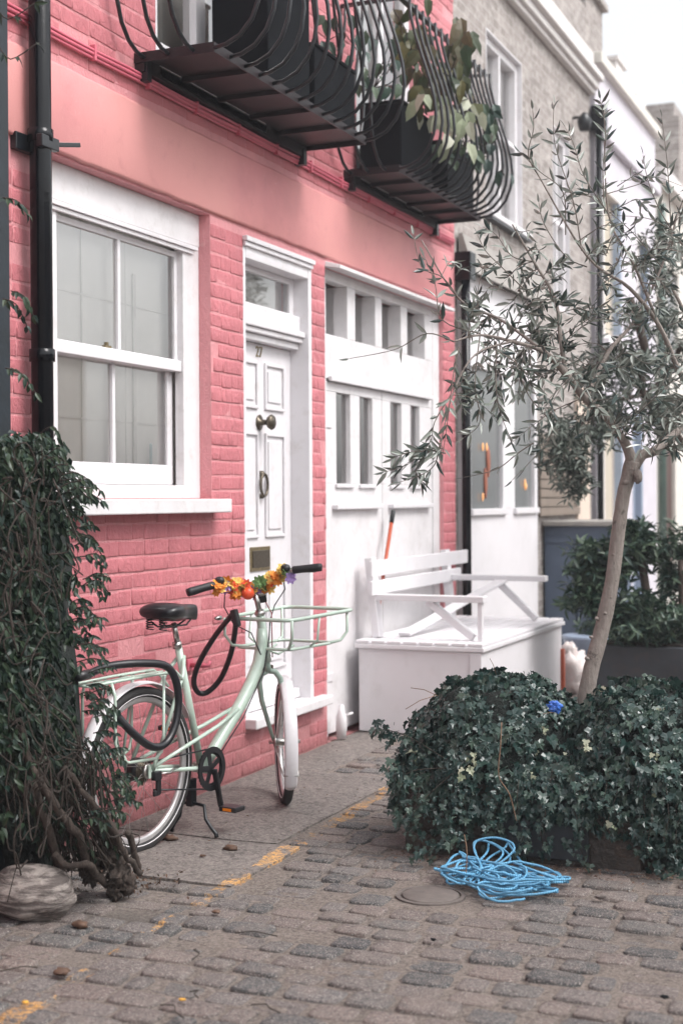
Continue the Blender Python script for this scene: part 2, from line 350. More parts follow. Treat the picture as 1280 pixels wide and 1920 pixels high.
while y < 21:
    d = R.uniform(.1, .13)*(1 if y < 12 else 1.5); x = R.uniform(-.3, -.1); hi = 4.6 if y < 9 else 3.2
    while x < hi:
        wdt = R.uniform(.12, .2) if R.random() > .15 else R.uniform(.08, .12)
        sk = .02*math.sin(x*1.7+y*.6)
        if x > PAVX(y)+.0 and not (R.random() < .02) and not (1.3 < x+wdt/2 < 2.55 and 5.62 < y < 6.5) and not ((x+wdt/2-1.665)**2/.03+(y+d/2-4.93)**2/.03 < 1.0):
            cx, cy = x+wdt/2, y+d/2+sk; hx, hy = wdt/2-R.uniform(.004, .009), d/2-R.uniform(.004, .009); H = R.choice((.001, .006, .009, .011, .013))+R.uniform(-.002, .002)
            ro = R.uniform(-.05, .05); tx, ty = R.uniform(-.02, .02), R.uniform(-.02, .02); n = 14; base = len(c.v); sd1 = R.uniform(0, 99)
            z0 = gz(cx, cy)
            for ring, (sc, zz) in enumerate(((1.0, -.012), (.985, H*.55), (.94, H*.92), (.66, H), (.3, H*1.0))):
                for k in range(n):
                    a = 2*math.pi*(k+.5)/n; ca, sa = math.cos(a), math.sin(a); e = .34
                    px_ = math.copysign(abs(ca)**e, ca)*hx*sc; py_ = math.copysign(abs(sa)**e, sa)*hy*sc
                    nn = 1+.12*noise.noise(V((ca*1.3+sd1, sa*1.3, ring*.15)))
                    px_, py_ = px_*nn, py_*nn; pxr = px_*math.cos(ro)-py_*math.sin(ro); pyr = px_*math.sin(ro)+py_*math.cos(ro)
                    c.v.append(V((cx+pxr, cy+pyr, z0+zz+tx*px_+ty*py_+.0035*noise.noise(V((pxr*22+sd1, pyr*22, 0)))*(1 if ring > 1 else .3))))
            for ring in range(4):
                for k in range(n): k2 = (k+1) % n; c.f.append((base+ring*n+k, base+ring*n+k2, base+(ring+1)*n+k2, base+(ring+1)*n+k))
            c.f.append(tuple(base+4*n+k for k in range(n)))
        x += wdt+R.uniform(.0, .02)
    y += d+R.uniform(.0, .008)
obj('cobblestones', c, M['cobble'], kind='structure')
pv = MB(True)
def slab(x0, x1, y0, y1, z=.012, nx=12):
    n = max(2, int((x1-x0)/.06)); m = max(2, int((y1-y0)/.06)); base = len(pv.v)
    for j in range(m+1):
        for i in range(n+1):
            xx = x0+(x1-x0)*i/n; yy = y0+(y1-y0)*j/m; e = (i in (0, n) or j in (0, m))
            pv.v.append(V((xx+(.006*noise.noise(V((xx*8, yy*8, 5))) if e else 0), yy, z+.004*noise.noise(V((xx*3, yy*3, 9)))-(.006 if e else 0))))
    for j in range(m):
        for i in range(n): a = base+j*(n+1)+i; pv.f.append((a, a+1, a+n+2, a+n+1))
    for (i0, j0, i1, j1) in ((0,0,n,0),(n,0,n,m),(n,m,0,m),(0,m,0,0)):
        k = max(abs(i1-i0), abs(j1-j0)); b2 = len(pv.v)
        for s_ in range(k+1):
            i = i0+(i1-i0)*s_//k; j = j0+(j1-j0)*s_//k; p = pv.v[base+j*(n+1)+i]; pv.v += [p.copy(), V((p.x, p.y, -.02))]
        for s_ in range(k): a = b2+2*s_; pv.f.append((a, a+1, a+3, a+2))
slab(.02, .925, 4.77, 5.41); slab(.02, .8, 5.435, 6.95, .01); slab(.02, .36, 6.97, 8.3, .006)
obj('pavement', pv, M['paving'], kind='structure')
# ------------------------------------------------------------------ PINK HOUSE
HY0, HY1, HT = 2.2, 10.31, 5.7
W1 = (4.95, 6.38, 1.47, 2.905); DR = (6.745, 7.63, .27, 2.86); GA = (7.83, 10.03, 0.0, 2.865); U1 = (5.85, 6.9, 3.5, 5.5); U2 = (8.35, 9.45, 3.5, 5.5)
OPEN = [W1, DR, GA, U1, U2]
pink = thing('pink_house', (0, 6.5, 0), 'pink painted brick mews house with white sash window, white front door and iron balconies', 'house')
def wall_grid(y0, y1, z0, z1, opens, x=0, depth=.3):
    m = MB(); ys = sorted({y0, y1, *[v for o in opens for v in o[:2]]}); zs = sorted({z0, z1, *[v for o in opens for v in o[2:]]})
    for a, b in zip(ys, ys[1:]):
        for c_, d in zip(zs, zs[1:]):
            if any(o[0] <= a and b <= o[1] and o[2] <= c_ and d <= o[3] for o in opens): continue
            m.add([(x, a, c_), (x, b, c_), (x, b, d), (x, a, d)], [(0,1,2,3)])
    for o in opens:
        a, b, c_, d = o; q = x-depth
        m.add([(x,a,c_),(q,a,c_),(q,a,d),(x,a,d)], [(0,1,2,3)]); m.add([(x,b,c_),(x,b,d),(q,b,d),(q,b,c_)], [(0,1,2,3)])
        m.add([(x,a,d),(q,a,d),(q,b,d),(x,b,d)], [(0,1,2,3)]); m.add([(x,a,c_),(x,b,c_),(q,b,c_),(q,a,c_)], [(0,1,2,3)])
    m.add([(x,y0,z1),(x,y1,z1),(x-5,y1,z1),(x-5,y0,z1)], [(0,1,2,3)])
    m.add([(x,y0,z0),(x,y0,z1),(x-5,y0,z1),(x-5,y0,z0)], [(0,1,2,3)]); m.add([(x,y1,z0),(x-5,y1,z0),(x-5,y1,z1),(x,y1,z1)], [(0,1,2,3)])
    return m
wall = obj('wall', wall_grid(HY0, HY1, -.05, HT, OPEN), M['pink_mortar'], pink)
bk = MB(True)
def brick(a, b, z0, z1):
    if b-a < .02: return
    j = lambda s=.0035: R.uniform(-s, s); h = R.choice((.001, .0022, .0036, .0052))+R.uniform(-.0006, .0006); i = .0035; base = len(bk.v)
    o = [(a+j(), z0+j()), (b+j(), z0+j()), (b+j(), z1+j()), (a+j(), z1+j())]; t = R.uniform(-.0007, .0007); t2 = R.uniform(-.0007, .0007)
    vs = [(-.004, y_, z_) for y_, z_ in o]+[(h*.75, y_+(i*.35 if k in (0, 3) else -i*.35), z_+(i*.35 if k < 2 else -i*.35)) for k, (y_, z_) in enumerate(o)]
    vs += [(h+t*(1 if k in (0, 3) else -1)+t2*(1 if k < 2 else -1), y_+(i*1.6 if k in (0, 3) else -i*1.6), z_+(i*1.5 if k < 2 else -i*1.5)) for k, (y_, z_) in enumerate(o)]
    fs = [(8,9,10,11)]
    for q in (0, 4):
        fs += [(q+k, q+(k+1) % 4, q+4+(k+1) % 4, q+4+k) for k in range(4)]
    bk.add(vs, fs)
z = .0; row = 0
while z < HT-.07:
    if 2.9 < z+.03 < 3.30 or (z < 2.93 and z+.07 > 2.93):
        z += .0755; row += 1; continue
    y = 3.4-(.11 if row % 2 else 0)
    while y < HY1:
        wd = (.215 if R.random() < .82 else .1025)+R.uniform(-.006, .006)
        a, b = y, min(y+wd, HY1-.004); zz0, zz1 = z+.004, z+.069
        segs = [(a, b)]
        for o in OPEN:
            if o[2] < zz1 and o[3] > zz0:
                ns = []
                for (p, q) in segs:
                    if q <= o[0] or p >= o[1]: ns.append((p, q))
                    else:
                        if p < o[0]: ns.append((p, o[0]-.002))
                        if q > o[1]: ns.append((o[1]+.002, q))
                segs = ns
        if R.random() < .05: segs = []
        for p, q in segs: brick(p, q, zz0+.006*noise.noise(V((p*1.2, z, 0))), zz1+.006*noise.noise(V((p*1.2, z, 0))))
        y += wd+.005
    z += .0755; row += 1
obj('brickwork', bk, M['pink_brick'], pink, label='thickly painted pink bricks laid in mixed bond')
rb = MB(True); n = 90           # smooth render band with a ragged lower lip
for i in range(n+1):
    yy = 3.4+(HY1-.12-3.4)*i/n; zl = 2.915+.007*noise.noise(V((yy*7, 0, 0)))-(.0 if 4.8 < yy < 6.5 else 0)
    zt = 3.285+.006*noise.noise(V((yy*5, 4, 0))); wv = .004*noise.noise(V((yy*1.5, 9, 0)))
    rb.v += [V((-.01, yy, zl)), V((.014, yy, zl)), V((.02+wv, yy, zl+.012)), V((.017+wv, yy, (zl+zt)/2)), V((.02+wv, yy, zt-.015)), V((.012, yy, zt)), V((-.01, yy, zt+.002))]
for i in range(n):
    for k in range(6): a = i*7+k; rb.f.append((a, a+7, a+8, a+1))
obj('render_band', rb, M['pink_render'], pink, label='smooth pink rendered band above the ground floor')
cb = MB(True)
for k in range(3):
    pts = [(.017+.005*k+.004*noise.noise(V((yy, k, 0))), yy, 3.385+.016*k+.006*noise.noise(V((yy*1.6, k*3, 0)))-.012*abs(math.sin(yy*3.3+k*.2))*.5) for yy in [3.4+i*.12 for i in range(58)]]
    cb.tube(pts, .0075 if k != 1 else .01, 6)
obj('cable_run', cb, M['pink_gloss'], pink, label='bundle of cables painted pink running along the wall')
for i in range(14):
    yy = 3.9+i*.46; obj('cable_clip', MB().obox((.022, yy, 3.402), (.014, 0, 0), (0, .008, 0), (0, 0, .035)), M['pink_gloss'], pink, .003)
# --- sash window
x = -.085; a, b, c0, c1 = W1
WH, WO, GL = M['white'], M['white_old'], M['glass']
wf = MB(); wf.box(x-.03, x+.02, a, a+.17, c0, 2.74); wf.box(x-.03, x+.02, b-.165, b, c0, 2.74); wf.box(x-.03, x+.024, a, b, 2.742, 2.905); wf.box(x-.03, x+.022, a+.17, b-.165, c0, 1.535)
win = obj('window', wf, WO, pink, .004, label='large white sash window with four panes')
obj('head_moulding', MB().box(x+.022, x+.045, a+.05, b-.05, 2.715, 2.735).box(x+.019, x+.034, a+.08, b-.08, 2.695, 2.714), WH, win, .003)
gy0, gy1 = a+.17, b-.165
def sash(y0, y1, z0, z1, xx, st, top, bot, munt):
    s = MB(); s.box(xx-.02, xx, y0, y0+st, z0, z1); s.box(xx-.02, xx, y1-st, y1, z0, z1); s.box(xx-.019, xx+.001, y0+st, y1-st, z1-top, z1); s.box(xx-.019, xx+.001, y0+st, y1-st, z0, z0+bot)
    ym = (y0+y1)/2; s.box(xx-.018, xx+.002, ym-.012, ym+.012, z0+bot, z1-top); o = obj('sash', s, WH, win, .003)
    for q0, q1 in ((y0+st, ym-.012), (ym+.012, y1-st)):
        obj('pane', MB().add([(xx-.012, q0, z0+bot), (xx-.012, q1, z0+bot), (xx-.012, q1, z1-top), (xx-.012, q0, z1-top)], [(0,1,2,3)]), GL, win)
sash(gy0, gy1, 2.1, 2.695, x-.012, .03, .028, .06, 1); sash(gy0, gy1, 1.537, 2.14, x-.045, .05, .04, .1, 1)
obj('meeting_rail', MB().box(x-.012, x+.008, gy0-.0, gy1, 2.1, 2.155), WH, win, .004)
obj('sash_catch', MB().box(x-.03, x-.012, 5.55, 5.6, 2.156, 2.17).box(x-.028, x-.015, 5.565, 5.58, 2.17, 2.185), M['brass'], win)
cur = MB(True)
for i in range(81):
    yy = 4.9+1.55*i/80; xx = -.175+.004*math.sin(yy*24)+.004*noise.noise(V((yy*9, 0, 0)))
    cur.v += [V((xx, yy, 1.3)), V((xx+.004, yy, 2.3)), V((xx, yy, 3.0))]
for i in range(80):
    for k in (0, 1): q = i*3+k; cur.f.append((q, q+3, q+4, q+1))
obj('blind', cur, M['curtain'], win, label='off white fabric blind behind the glass')
ln = MB()  # thin bars behind the panes painted as soft reflections in the glass
for yy in (5.2, 5.46, 5.83): ln.box(-.17, -.166, yy, yy+.01, 1.3, 3.0)
for zz in (1.83, 2.39): ln.box(-.169, -.165, 4.9, 6.4, zz, zz+.008)
ln.box(-.168, -.162, 5.9, 5.925, 1.3, 2.55)
obj('reflection_lines', ln, P('painted reflection line', (.79, .77, .73), .9), win)
obj('jar', MB(True).lathe((-.153, 6.04, 1.5), (.0, .0, 1), [(0, .007), (.2, .007), (.24, .006)]), P('pale blue plastic', (.5, .65, .68), .3), win)
obj('window_sill', MB().box(-.06, .1, a-.05, b+.03, 1.4, 1.468), WO, win, .006)
# --- door
a, b, c0, c1 = DR
dx = -.115
dr = MB().box(dx-.04, dx, a+.035, b-.045, .305, 2.335)
door = obj('door', dr, WH, pink, .003, label='white panelled front door with brass number')
ya, yb = a+.035, b-.045; ym = (ya+yb)/2
pm = []
for z0, z1 in ((1.97, 2.235), (1.25, 1.84), (.5, 1.02)):
    for q0, q1 in ((ya+.1, ym-.045), (ym+.045, yb-.1)):
        m = MB(); t = .018
        m.box(dx+.001, dx+.014, q0, q0+t, z0, z1); m.box(dx+.001, dx+.014, q1-t, q1, z0, z1); m.box(dx+.001, dx+.0135, q0+t, q1-t, z1-t, z1); m.box(dx+.001, dx+.0135, q0+t, q1-t, z0, z0+t)
        m.box(dx+.001, dx+.008, q0+.045, q1-.045, z0+.045, z1-.045); obj('door_panel', m, WH, door, .004)
obj('doorknob', MB(True).lathe((dx, ym-.02, 1.895), (1, 0, 0), [(0, .042), (.006, .044), (.01, .018), (.05, .014), (.06, .034), (.078, .044), (.09, .036), (.096, .01)]), M['dark_brass'], door)
kn = MB(True); kc = V((dx+.018, ym-.015, 1.545))
kn.tube([kc+V((.01, math.sin(t)*.045, math.cos(t)*.062)) for t in [2*math.pi*i/20 for i in range(20)]], .008, 7, True); kn.lathe(kc+V((-.018, 0, .06)), (1, 0, 0), [(0, .02), (.02, .02), (.03, .01)]); kn.lathe(kc+V((-.018, 0, -.062)), (1, 0, 0), [(0, .014), (.02, .014), (.026, .008)])
obj('knocker', kn, M['dark_brass'], door)
lb = obj('letterbox', MB().box(dx, dx+.008, ym-.15, ym+.1, 1.065, 1.2), M['brass'], door, .002)
obj('flap', MB().box(dx+.008, dx+.014, ym-.13, ym+.08, 1.085, 1.18), M['dark_brass'], lb, .003)
def text(s, size, loc, mat, parent, name, ext=.002):
    cu = bpy.data.curves.new(name, 'FONT'); cu.body = s; cu.size = size; cu.extrude = ext; cu.align_x = 'CENTER'
    o = bpy.data.objects.new(name, cu); COL.objects.link(o); me = bpy.data.meshes.new_from_object(o); bpy.data.objects.remove(o)
    o = bpy.data.objects.new(name, me); COL.objects.link(o); me.materials.clear(); me.materials.append(mat)
    me.transform(Matrix(((0,0,1,0),(1,0,0,0),(0,1,0,0),(0,0,0,1)))); WP[o.name] = V(loc); o.parent = parent; o.location = V(loc)-WP[parent.name]; return o
text('27', .085, (dx+.004, ym-.02, 2.262), M['brass'], door, 'door_number')
df = MB(); df.box(-.16, .0, a, a+.034, .27, 2.86); df.box(-.16, .004, b-.044, b, .27, 2.86); df.box(-.16, .002, a+.034, b-.044, 2.75, 2.858)
dfo = obj('door_frame', df, WH, pink, .004)
obj('cornice', MB().box(.0, .03, a-.005, b+.005, 2.835, 2.862).box(.0, .018, a, b, 2.81, 2.834), WH, dfo, .004)
tb = MB(); tb.box(-.13, -.05, a+.034, b-.044, 2.44, 2.53); tb.box(-.11, -.02, a+.034, b-.03, 2.405, 2.438); tb.box(-.11, -.035, a+.034, b-.04, 2.375, 2.404); tb.box(-.12, -.06, a+.034, b-.044, 2.337, 2.374)
obj('transom_bar', tb, WH, dfo, .006)
fl = MB(); fl.box(-.12, -.09, a+.034, a+.08, 2.53, 2.75); fl.box(-.12, -.09, b-.1, b-.044, 2.53, 2.75); fl.box(-.12, -.088, a+.08, b-.1, 2.715, 2.75); fl.box(-.12, -.088, a+.08, b-.1, 2.53, 2.545)
tr = obj('transom_window', fl, WH, pink, .003)
obj('pane', MB().add([(-.105, a+.08, 2.545), (-.105, b-.1, 2.545), (-.105, b-.1, 2.715), (-.105, a+.08, 2.715)], [(0,1,2,3)]), GL, tr)
obj('hallway', MB().add([(-.17, a+.04, 2.5), (-.17, b-.05, 2.5), (-.17, b-.05, 2.78), (-.17, a+.04, 2.78)], [(0,1,2,3)]), M['curtain'], pink)
obj('doorstep', MB().box(-.12, .07, a-.01, b+.14, .245, .3), WO, pink, .008)
obj('weather_bar', MB().box(dx, dx+.05, ya, yb, .305, .36), WH, door, .006)
# --- converted garage front
a, b, c0, c1 = GA
gf = MB(); X = -.03
gf.box(X-.08, X, a, a+.09, 0.02, 2.865); gf.box(X-.08, X, b-.14, b, 0.02, 2.865); gf.box(X-.08, X-.002, a+.09, b-.14, 2.80, 2.865)
pan = [(7.925, 8.27), (8.4, 8.75), (8.87, 9.235), (9.36, 9.73)]
gf.box(X-.08, X-.003, a+.09, b-.14, 2.2, 2.47)
ed = [a+.09]+[v for p in pan for v in p]+[b-.14]
for q0, q1 in zip(ed[::2], ed[1::2]):
    if q1-q0 > .02: gf.box(X-.16, X-.004, q0, q1, 2.47, 2.80)
gar = obj('garage_front', gf, WO, pink, .005, label='white painted timber garage front with a row of high panes')
for q0, q1 in pan: obj('pane', MB().add([(X-.1, q0, 2.47), (X-.1, q1, 2.47), (X-.1, q1, 2.8), (X-.1, q0, 2.8)], [(0,1,2,3)]), GL, gar)
obj('canopy', MB().add([(X,a+.0,2.866),(.085,a+.04,2.85),(.085,b+.03,2.85),(X,b+.02,2.866),(X,a,2.9),(.085,a+.04,2.872),(.085,b+.03,2.872),(X,b+.02,2.9)], [(0,3,2,1),(4,5,6,7),(0,1,5,4),(1,2,6,5),(2,3,7,6),(3,0,4,7)]), WO, gar, .003)
obj('trim', MB().box(X, X+.025, a+.12, b-.2, 2.185, 2.215), WH, gar, .004)
slots = [(8.1, 8.33), (8.485, 8.71), (9.04, 9.26), (9.44, 9.63)]
for (l0, l1), ss in (((a+.09, 8.875), slots[:2]), ((8.885, b-.14), slots[2:])):
    d = MB(); z0, z1 = 1.56, 2.125; e = [l0]+[v for p in ss for v in p]+[l1]
    d.box(X-.06, X-.012, l0, l1, .03, z0); d.box(X-.06, X-.012, l0, l1, z1, 2.185)
    for q0, q1 in zip(e[::2], e[1::2]): d.box(X-.06, X-.0125, q0, q1, z0, z1)
    do = obj('garage_door', d, WO, pink, .004)
    for zk in (.35, 1.9): obj('hinge', MB().box(X-.012, X-.004, (l0 if l0 < 8.5 else l1-.1)+.005, (l0 if l0 < 8.5 else l1-.1)+.095, zk, zk+.05), WH, do, .002)
    obj('ledge', MB().box(X-.012, X+.03, l0+.1, l1-.08, 1.4, 1.43), WH, do, .005)
    for q0, q1 in ss:
        obj('pane', MB().add([(X-.045, q0, z0), (X-.045, q1, z0), (X-.045, q1, z1), (X-.045, q0, z1)], [(0,1,2,3)]), GL, do)
        obj('glazing_bead', MB().box(X-.012, X+.006, q0-.03, q1+.03, z0-.025, z0-.002), WH, do, .003)
rm = MB(); rm.add([(-1.2, a-1, 0), (-1.2, b+3, 0), (-1.2, b+3, 3.2), (-1.2, a-1, 3.2)], [(0,1,2,3)])
obj('garage_interior', rm, M['room_dark'], pink)
gc = MB(True)
obj('blind', MB().add([(-.24, 7.92, 2.44), (-.24, 9.85, 2.44), (-.24, 9.85, 2.82), (-.24, 7.92, 2.82)], [(0,1,2,3)]), P('grey blind', (.55, .52, .48), .9, .3, 3), gar)
for s0, s1 in ((8.0, 8.5), (8.75, 9.4), (9.5, 10.0)):
    base = len(gc.v)
    for i in range(21): yy = s0+(s1-s0)*i/20; gc.v += [V((-.42+.02*math.sin(yy*60), yy, 1.35)), V((-.42+.02*math.sin(yy*60), yy, 3.0))]
    for i in range(20): q = base+2*i; gc.f.append((q, q+2, q+3, q+1))
obj('net_curtain', gc, M['room_mid'], gar)
# --- upper french windows
for (a, b, c0, c1) in (U1, U2):
    f = MB(); f.box(-.12, -.04, a, a+.09, c0, c1); f.box(-.12, -.04, b-.09, b, c0, c1); f.box(-.12, -.042, a+.09, b-.09, c0, c0+.16); f.box(-.12, -.042, (a+b)/2-.05, (a+b)/2+.05, c0+.16, c1); f.box(-.2, .05, a-.04, b+.04, c0-.06, c0)
    fo = obj('french_window', f, WH, pink, .004)
    for q0, q1 in ((a+.09, (a+b)/2-.05), ((a+b)/2+.05, b-.09)):
        obj('pane', MB().add([(-.08, q0, c0+.16), (-.08, q1, c0+.16), (-.08, q1, c1), (-.08, q0, c1)], [(0,1,2,3)]), GL, fo)
    obj('curtain', MB().add([(-.25, a-.1, c0), (-.25, b+.3, c0), (-.25, b+.3, c1), (-.25, a-.1, c1)], [(0,1,2,3)]), M['curtain'], fo)
# --- balconies
def balcony(y0, y1, xd, z0, lab):
    base = MB(); base.box(.02, xd, y0, y1, z0+.006, z0+.012)
    root = obj('balcony', base, M['brown_iron'], pink, label=lab)
    fr = MB(); fr.box(xd-.0, xd+.008, y0-.008, y1+.008, z0-.02, z0+.025); fr.box(.0, xd, y0-.008, y0, z0-.02, z0+.025); fr.box(.0, xd, y1, y1+.008, z0-.02, z0+.025)
    k = 4
    for i in range(1, k+1): yy = y0+(y1-y0)*i/(k+1); fr.box(.0, xd, yy-.012, yy+.012, z0-.018, z0+.005)
    fr.box(.0, .05, y0, y1, z0-.06, z0+.0); obj('floor_frame', fr, M['brown_iron'], root)
    obj('bracket', MB().box(0, .06, y0+.01, y0+.05, z0-.1, z0), M['black_iron'], root); obj('bracket', MB().box(0, .06, y1-.06, y1-.02, z0-.11, z0-.02), M['black_iron'], root)
    ms = MB(); q = .02
    yy = y0+.03
    while yy < y0+(y1-y0)*.33: ms.box(.05, xd-.03, yy, yy+.008, z0+.013, z0+.016); yy += q
    xx = .05
    while xx < xd-.03: ms.box(xx, xx+.008, y0+.03, y0+(y1-y0)*.33, z0+.017, z0+.02); xx += q
    obj('mesh_floor', ms, M['black_iron'], root)
    prof = [(0, 0), (.06, .008), (.13, .04), (.19, .105), (.225, .19), (.24, .29), (.23, .4), (.2, .52), (.155, .66), (.11, .8), (.08, .92), (.075, 1.02)]
    nb = 12 if y0 < 7 else 14
    for i in range(nb+1):
        yy = y0+(y1-y0)*i/nb; obj('bar', MB(True).tube([(xd+.004+o_, yy, z0+h) for o_, h in prof], .0102, 8), M['black_iron'], root)
    for i in range(3):
        xx = .05+(xd-.02)*i/3
        obj('bar', MB(True).tube([(xx, y0-.004-o_, z0+h) for o_, h in prof], .01, 8), M['black_iron'], root)
        obj('bar', MB(True).tube([(xx, y1+.004+o_, z0+h) for o_, h in prof], .01, 8), M['black_iron'], root)
    r_ = MB(); r_.box(xd+.012, xd+.05, y0-.05, y1+.05, z0+1.02, z0+1.035); r_.box(0, xd+.012, y0-.05, y0-.01, z0+1.02, z0+1.034); r_.box(0, xd+.012, y1+.01, y1+.05, z0+1.02, z0+1.034)
    obj('handrail', r_, M['black_iron'], root)
    hb = MB(True); hb.tube([(xd+.168, y0, z0+.25), (xd+.168, y1, z0+.25)], .004, 6)
balcony(5.66, 7.47, .405, 3.485, 'nearer black iron balcony with bellied bars over the sash window')
balcony(8.14, 9.8, .36, 3.475, 'farther black iron balcony with bellied bars full of leaves')
# ------------------------------------------------------------------ things hung on the wall
dp = thing('drainpipe', fac(82, 1000, .07).to_tuple()[:2]+(0,), 'glossy black drainpipe running down beside the sash window', 'drainpipe')
pc = fac(77, 400, .075); pr = .044
obj('pipe', MB(True).tube([(pc.x, pc.y, .1), (pc.x, pc.y, 5.6)], pr, 20), M['black_pipe'], dp)
for zz in (2.02, 2.9, 3.62, 1.2):
    obj('collar', MB(True).lathe((pc.x, pc.y, zz), (0,0,1), [(0, pr+.001), (.002, pr+.008), (.05, pr+.008), (.053, pr+.001)]), M['black_pipe'], dp)
obj('bracket', MB().box(0.0, .03, pc.y-.1, pc.y+.09, 2.86, 2.93).box(pc.x+.02, pc.x+.05, pc.y-.06, pc.y+.06, 2.87, 2.92), M['black_iron'], dp, .004)
a_ = fac(95, 304, .08); b_ = fac(155, 300, .12)
obj('hold_bar', MB().bar((a_.x, a_.y, 2.905), (b_.x+.02, b_.y-.05, 2.925), .012, .018), M['black_iron'], dp, .002)
po = dep(2, 960, 5.05)
ps = MB(); py1 = fac(19, 500, .16).y; ps.box(.04, .16, py1-.2, py1, -.02, 5.6)
obj('timber_post', ps, M['navy_post'], None, .006, label='dark navy timber post at the far left behind the climber', cat='post')
hk = thing('wall_hook', (.01, 6.16, .62), 'small pink painted hook bar sticking out of the brick wall', 'hook')
h0 = fac(392, 1248, .12); h1 = fac(358, 1247, .02)
obj('hook_bar', MB(True).tube([h1, (h0.x-.03, h0.y-.01, h0.z), h0, h0+V((.0, .012, .02))], [.012, .012, .011, .008], 8), M['pink_gloss'], hk)
obj('back_plate', MB().box(.008, .02, h1.y-.03, h1.y+.03, h1.z-.03, h1.z+.03), M['pink_gloss'], hk, .003)
br = thing('broom_pole', (.12, 8.5, .59), 'orange red pole with black grip standing on the white bench against the garage', 'pole')
p0 = fac(737, 957, .03); p1 = fac(714, 1108, .055)
dd = (p1-p0); p2 = p0+dd*(p0.z-.6)/(p0.z-p1.z)
obj('handle', MB(True).tube([p0+dd*.16, p2], .013, 8), M['broom_red'], br)
obj('grip', MB(True).tube([p0-dd*.0, p0+dd*.02, p0+dd*.16], [.012, .017, .016], 8), M['rubber'], br)
sp = fac(636, 1330, .05)
sv = thing('waste_pipe', (sp.x, sp.y, 0), 'short white waste pipe stub at the foot of the garage frame', 'pipe')
obj('pipe', MB(True).lathe((sp.x, sp.y+.03, .015), (0,0,1), [(0, .03), (.04, .03), (.045, .034), (.13, .032), (.15, .024), (.2, .015)], 14), WO, sv)
obj('outlet', MB(True).tube([(sp.x+.02, sp.y+.04, .15), (sp.x+.06, sp.y+.07, .165)], .008, 7), WO, sv)
# ------------------------------------------------------------------ storage bench
bx = thing('storage_bench', (.45, 9.2, 0), 'white timber storage bench with slatted seat and back against the garage', 'bench')
x0, x1, y0, y1 = .04, .84, 8.24, 10.22; WPn = M['white_plain']
obj('box', MB().box(x0, x1, y0, y1, .012, .53), WPn, bx, .005)
obj('corner_trim', MB().box(x1-.07, x1+.004, y0-.012, y0-.001, .02, .528), WPn, bx, .003)
obj('seat_frame', MB().box(x0-.02, x1+.02, y0-.02, y1+.02, .532, .56), WPn, bx, .004)
for i in range(8):
    q = x0+.0+i*.105; obj('slat', MB().box(q-.015, q+.075, y0-.015, y1+.015, .562, .583), WPn, bx, .004)
for y_ in (8.42, 9.9):
    zt = .84 if y_ < 9 else .89
    obj('armrest', MB().bar((.06, y_, zt), (.82, y_-.03, zt-.0), .075, .04), WPn, bx, .004)
    obj('arm_brace', MB().bar((.44, y_, zt-.02), (.74, y_-.01, .6), .05, .045), WPn, bx, .004)
    obj('back_post', MB().bar((.1, y_, .585), (.05, y_, 1.09), .085, .05, (1,0,0)), WPn, bx, .004)
    if y_ < 9: obj('front_post', MB().bar((.79, y_-.03, .585), (.79, y_-.03, zt-.022), .04, .03, (1,0,0)), WPn, bx, .003)
obj('back_slat', MB().bar((.075, 8.36, 1.02), (.075, 10.4, 1.025), .022, .1), WPn, bx, .004)
obj('back_slat', MB().bar((.1, 8.3, .9), (.1, 10.1, .905), .022, .09), WPn, bx, .004)
obj('loose_slat', MB().bar((.25, 8.5, .6), (.5, 9.9, .88), .09, .02), WPn, bx, .004)
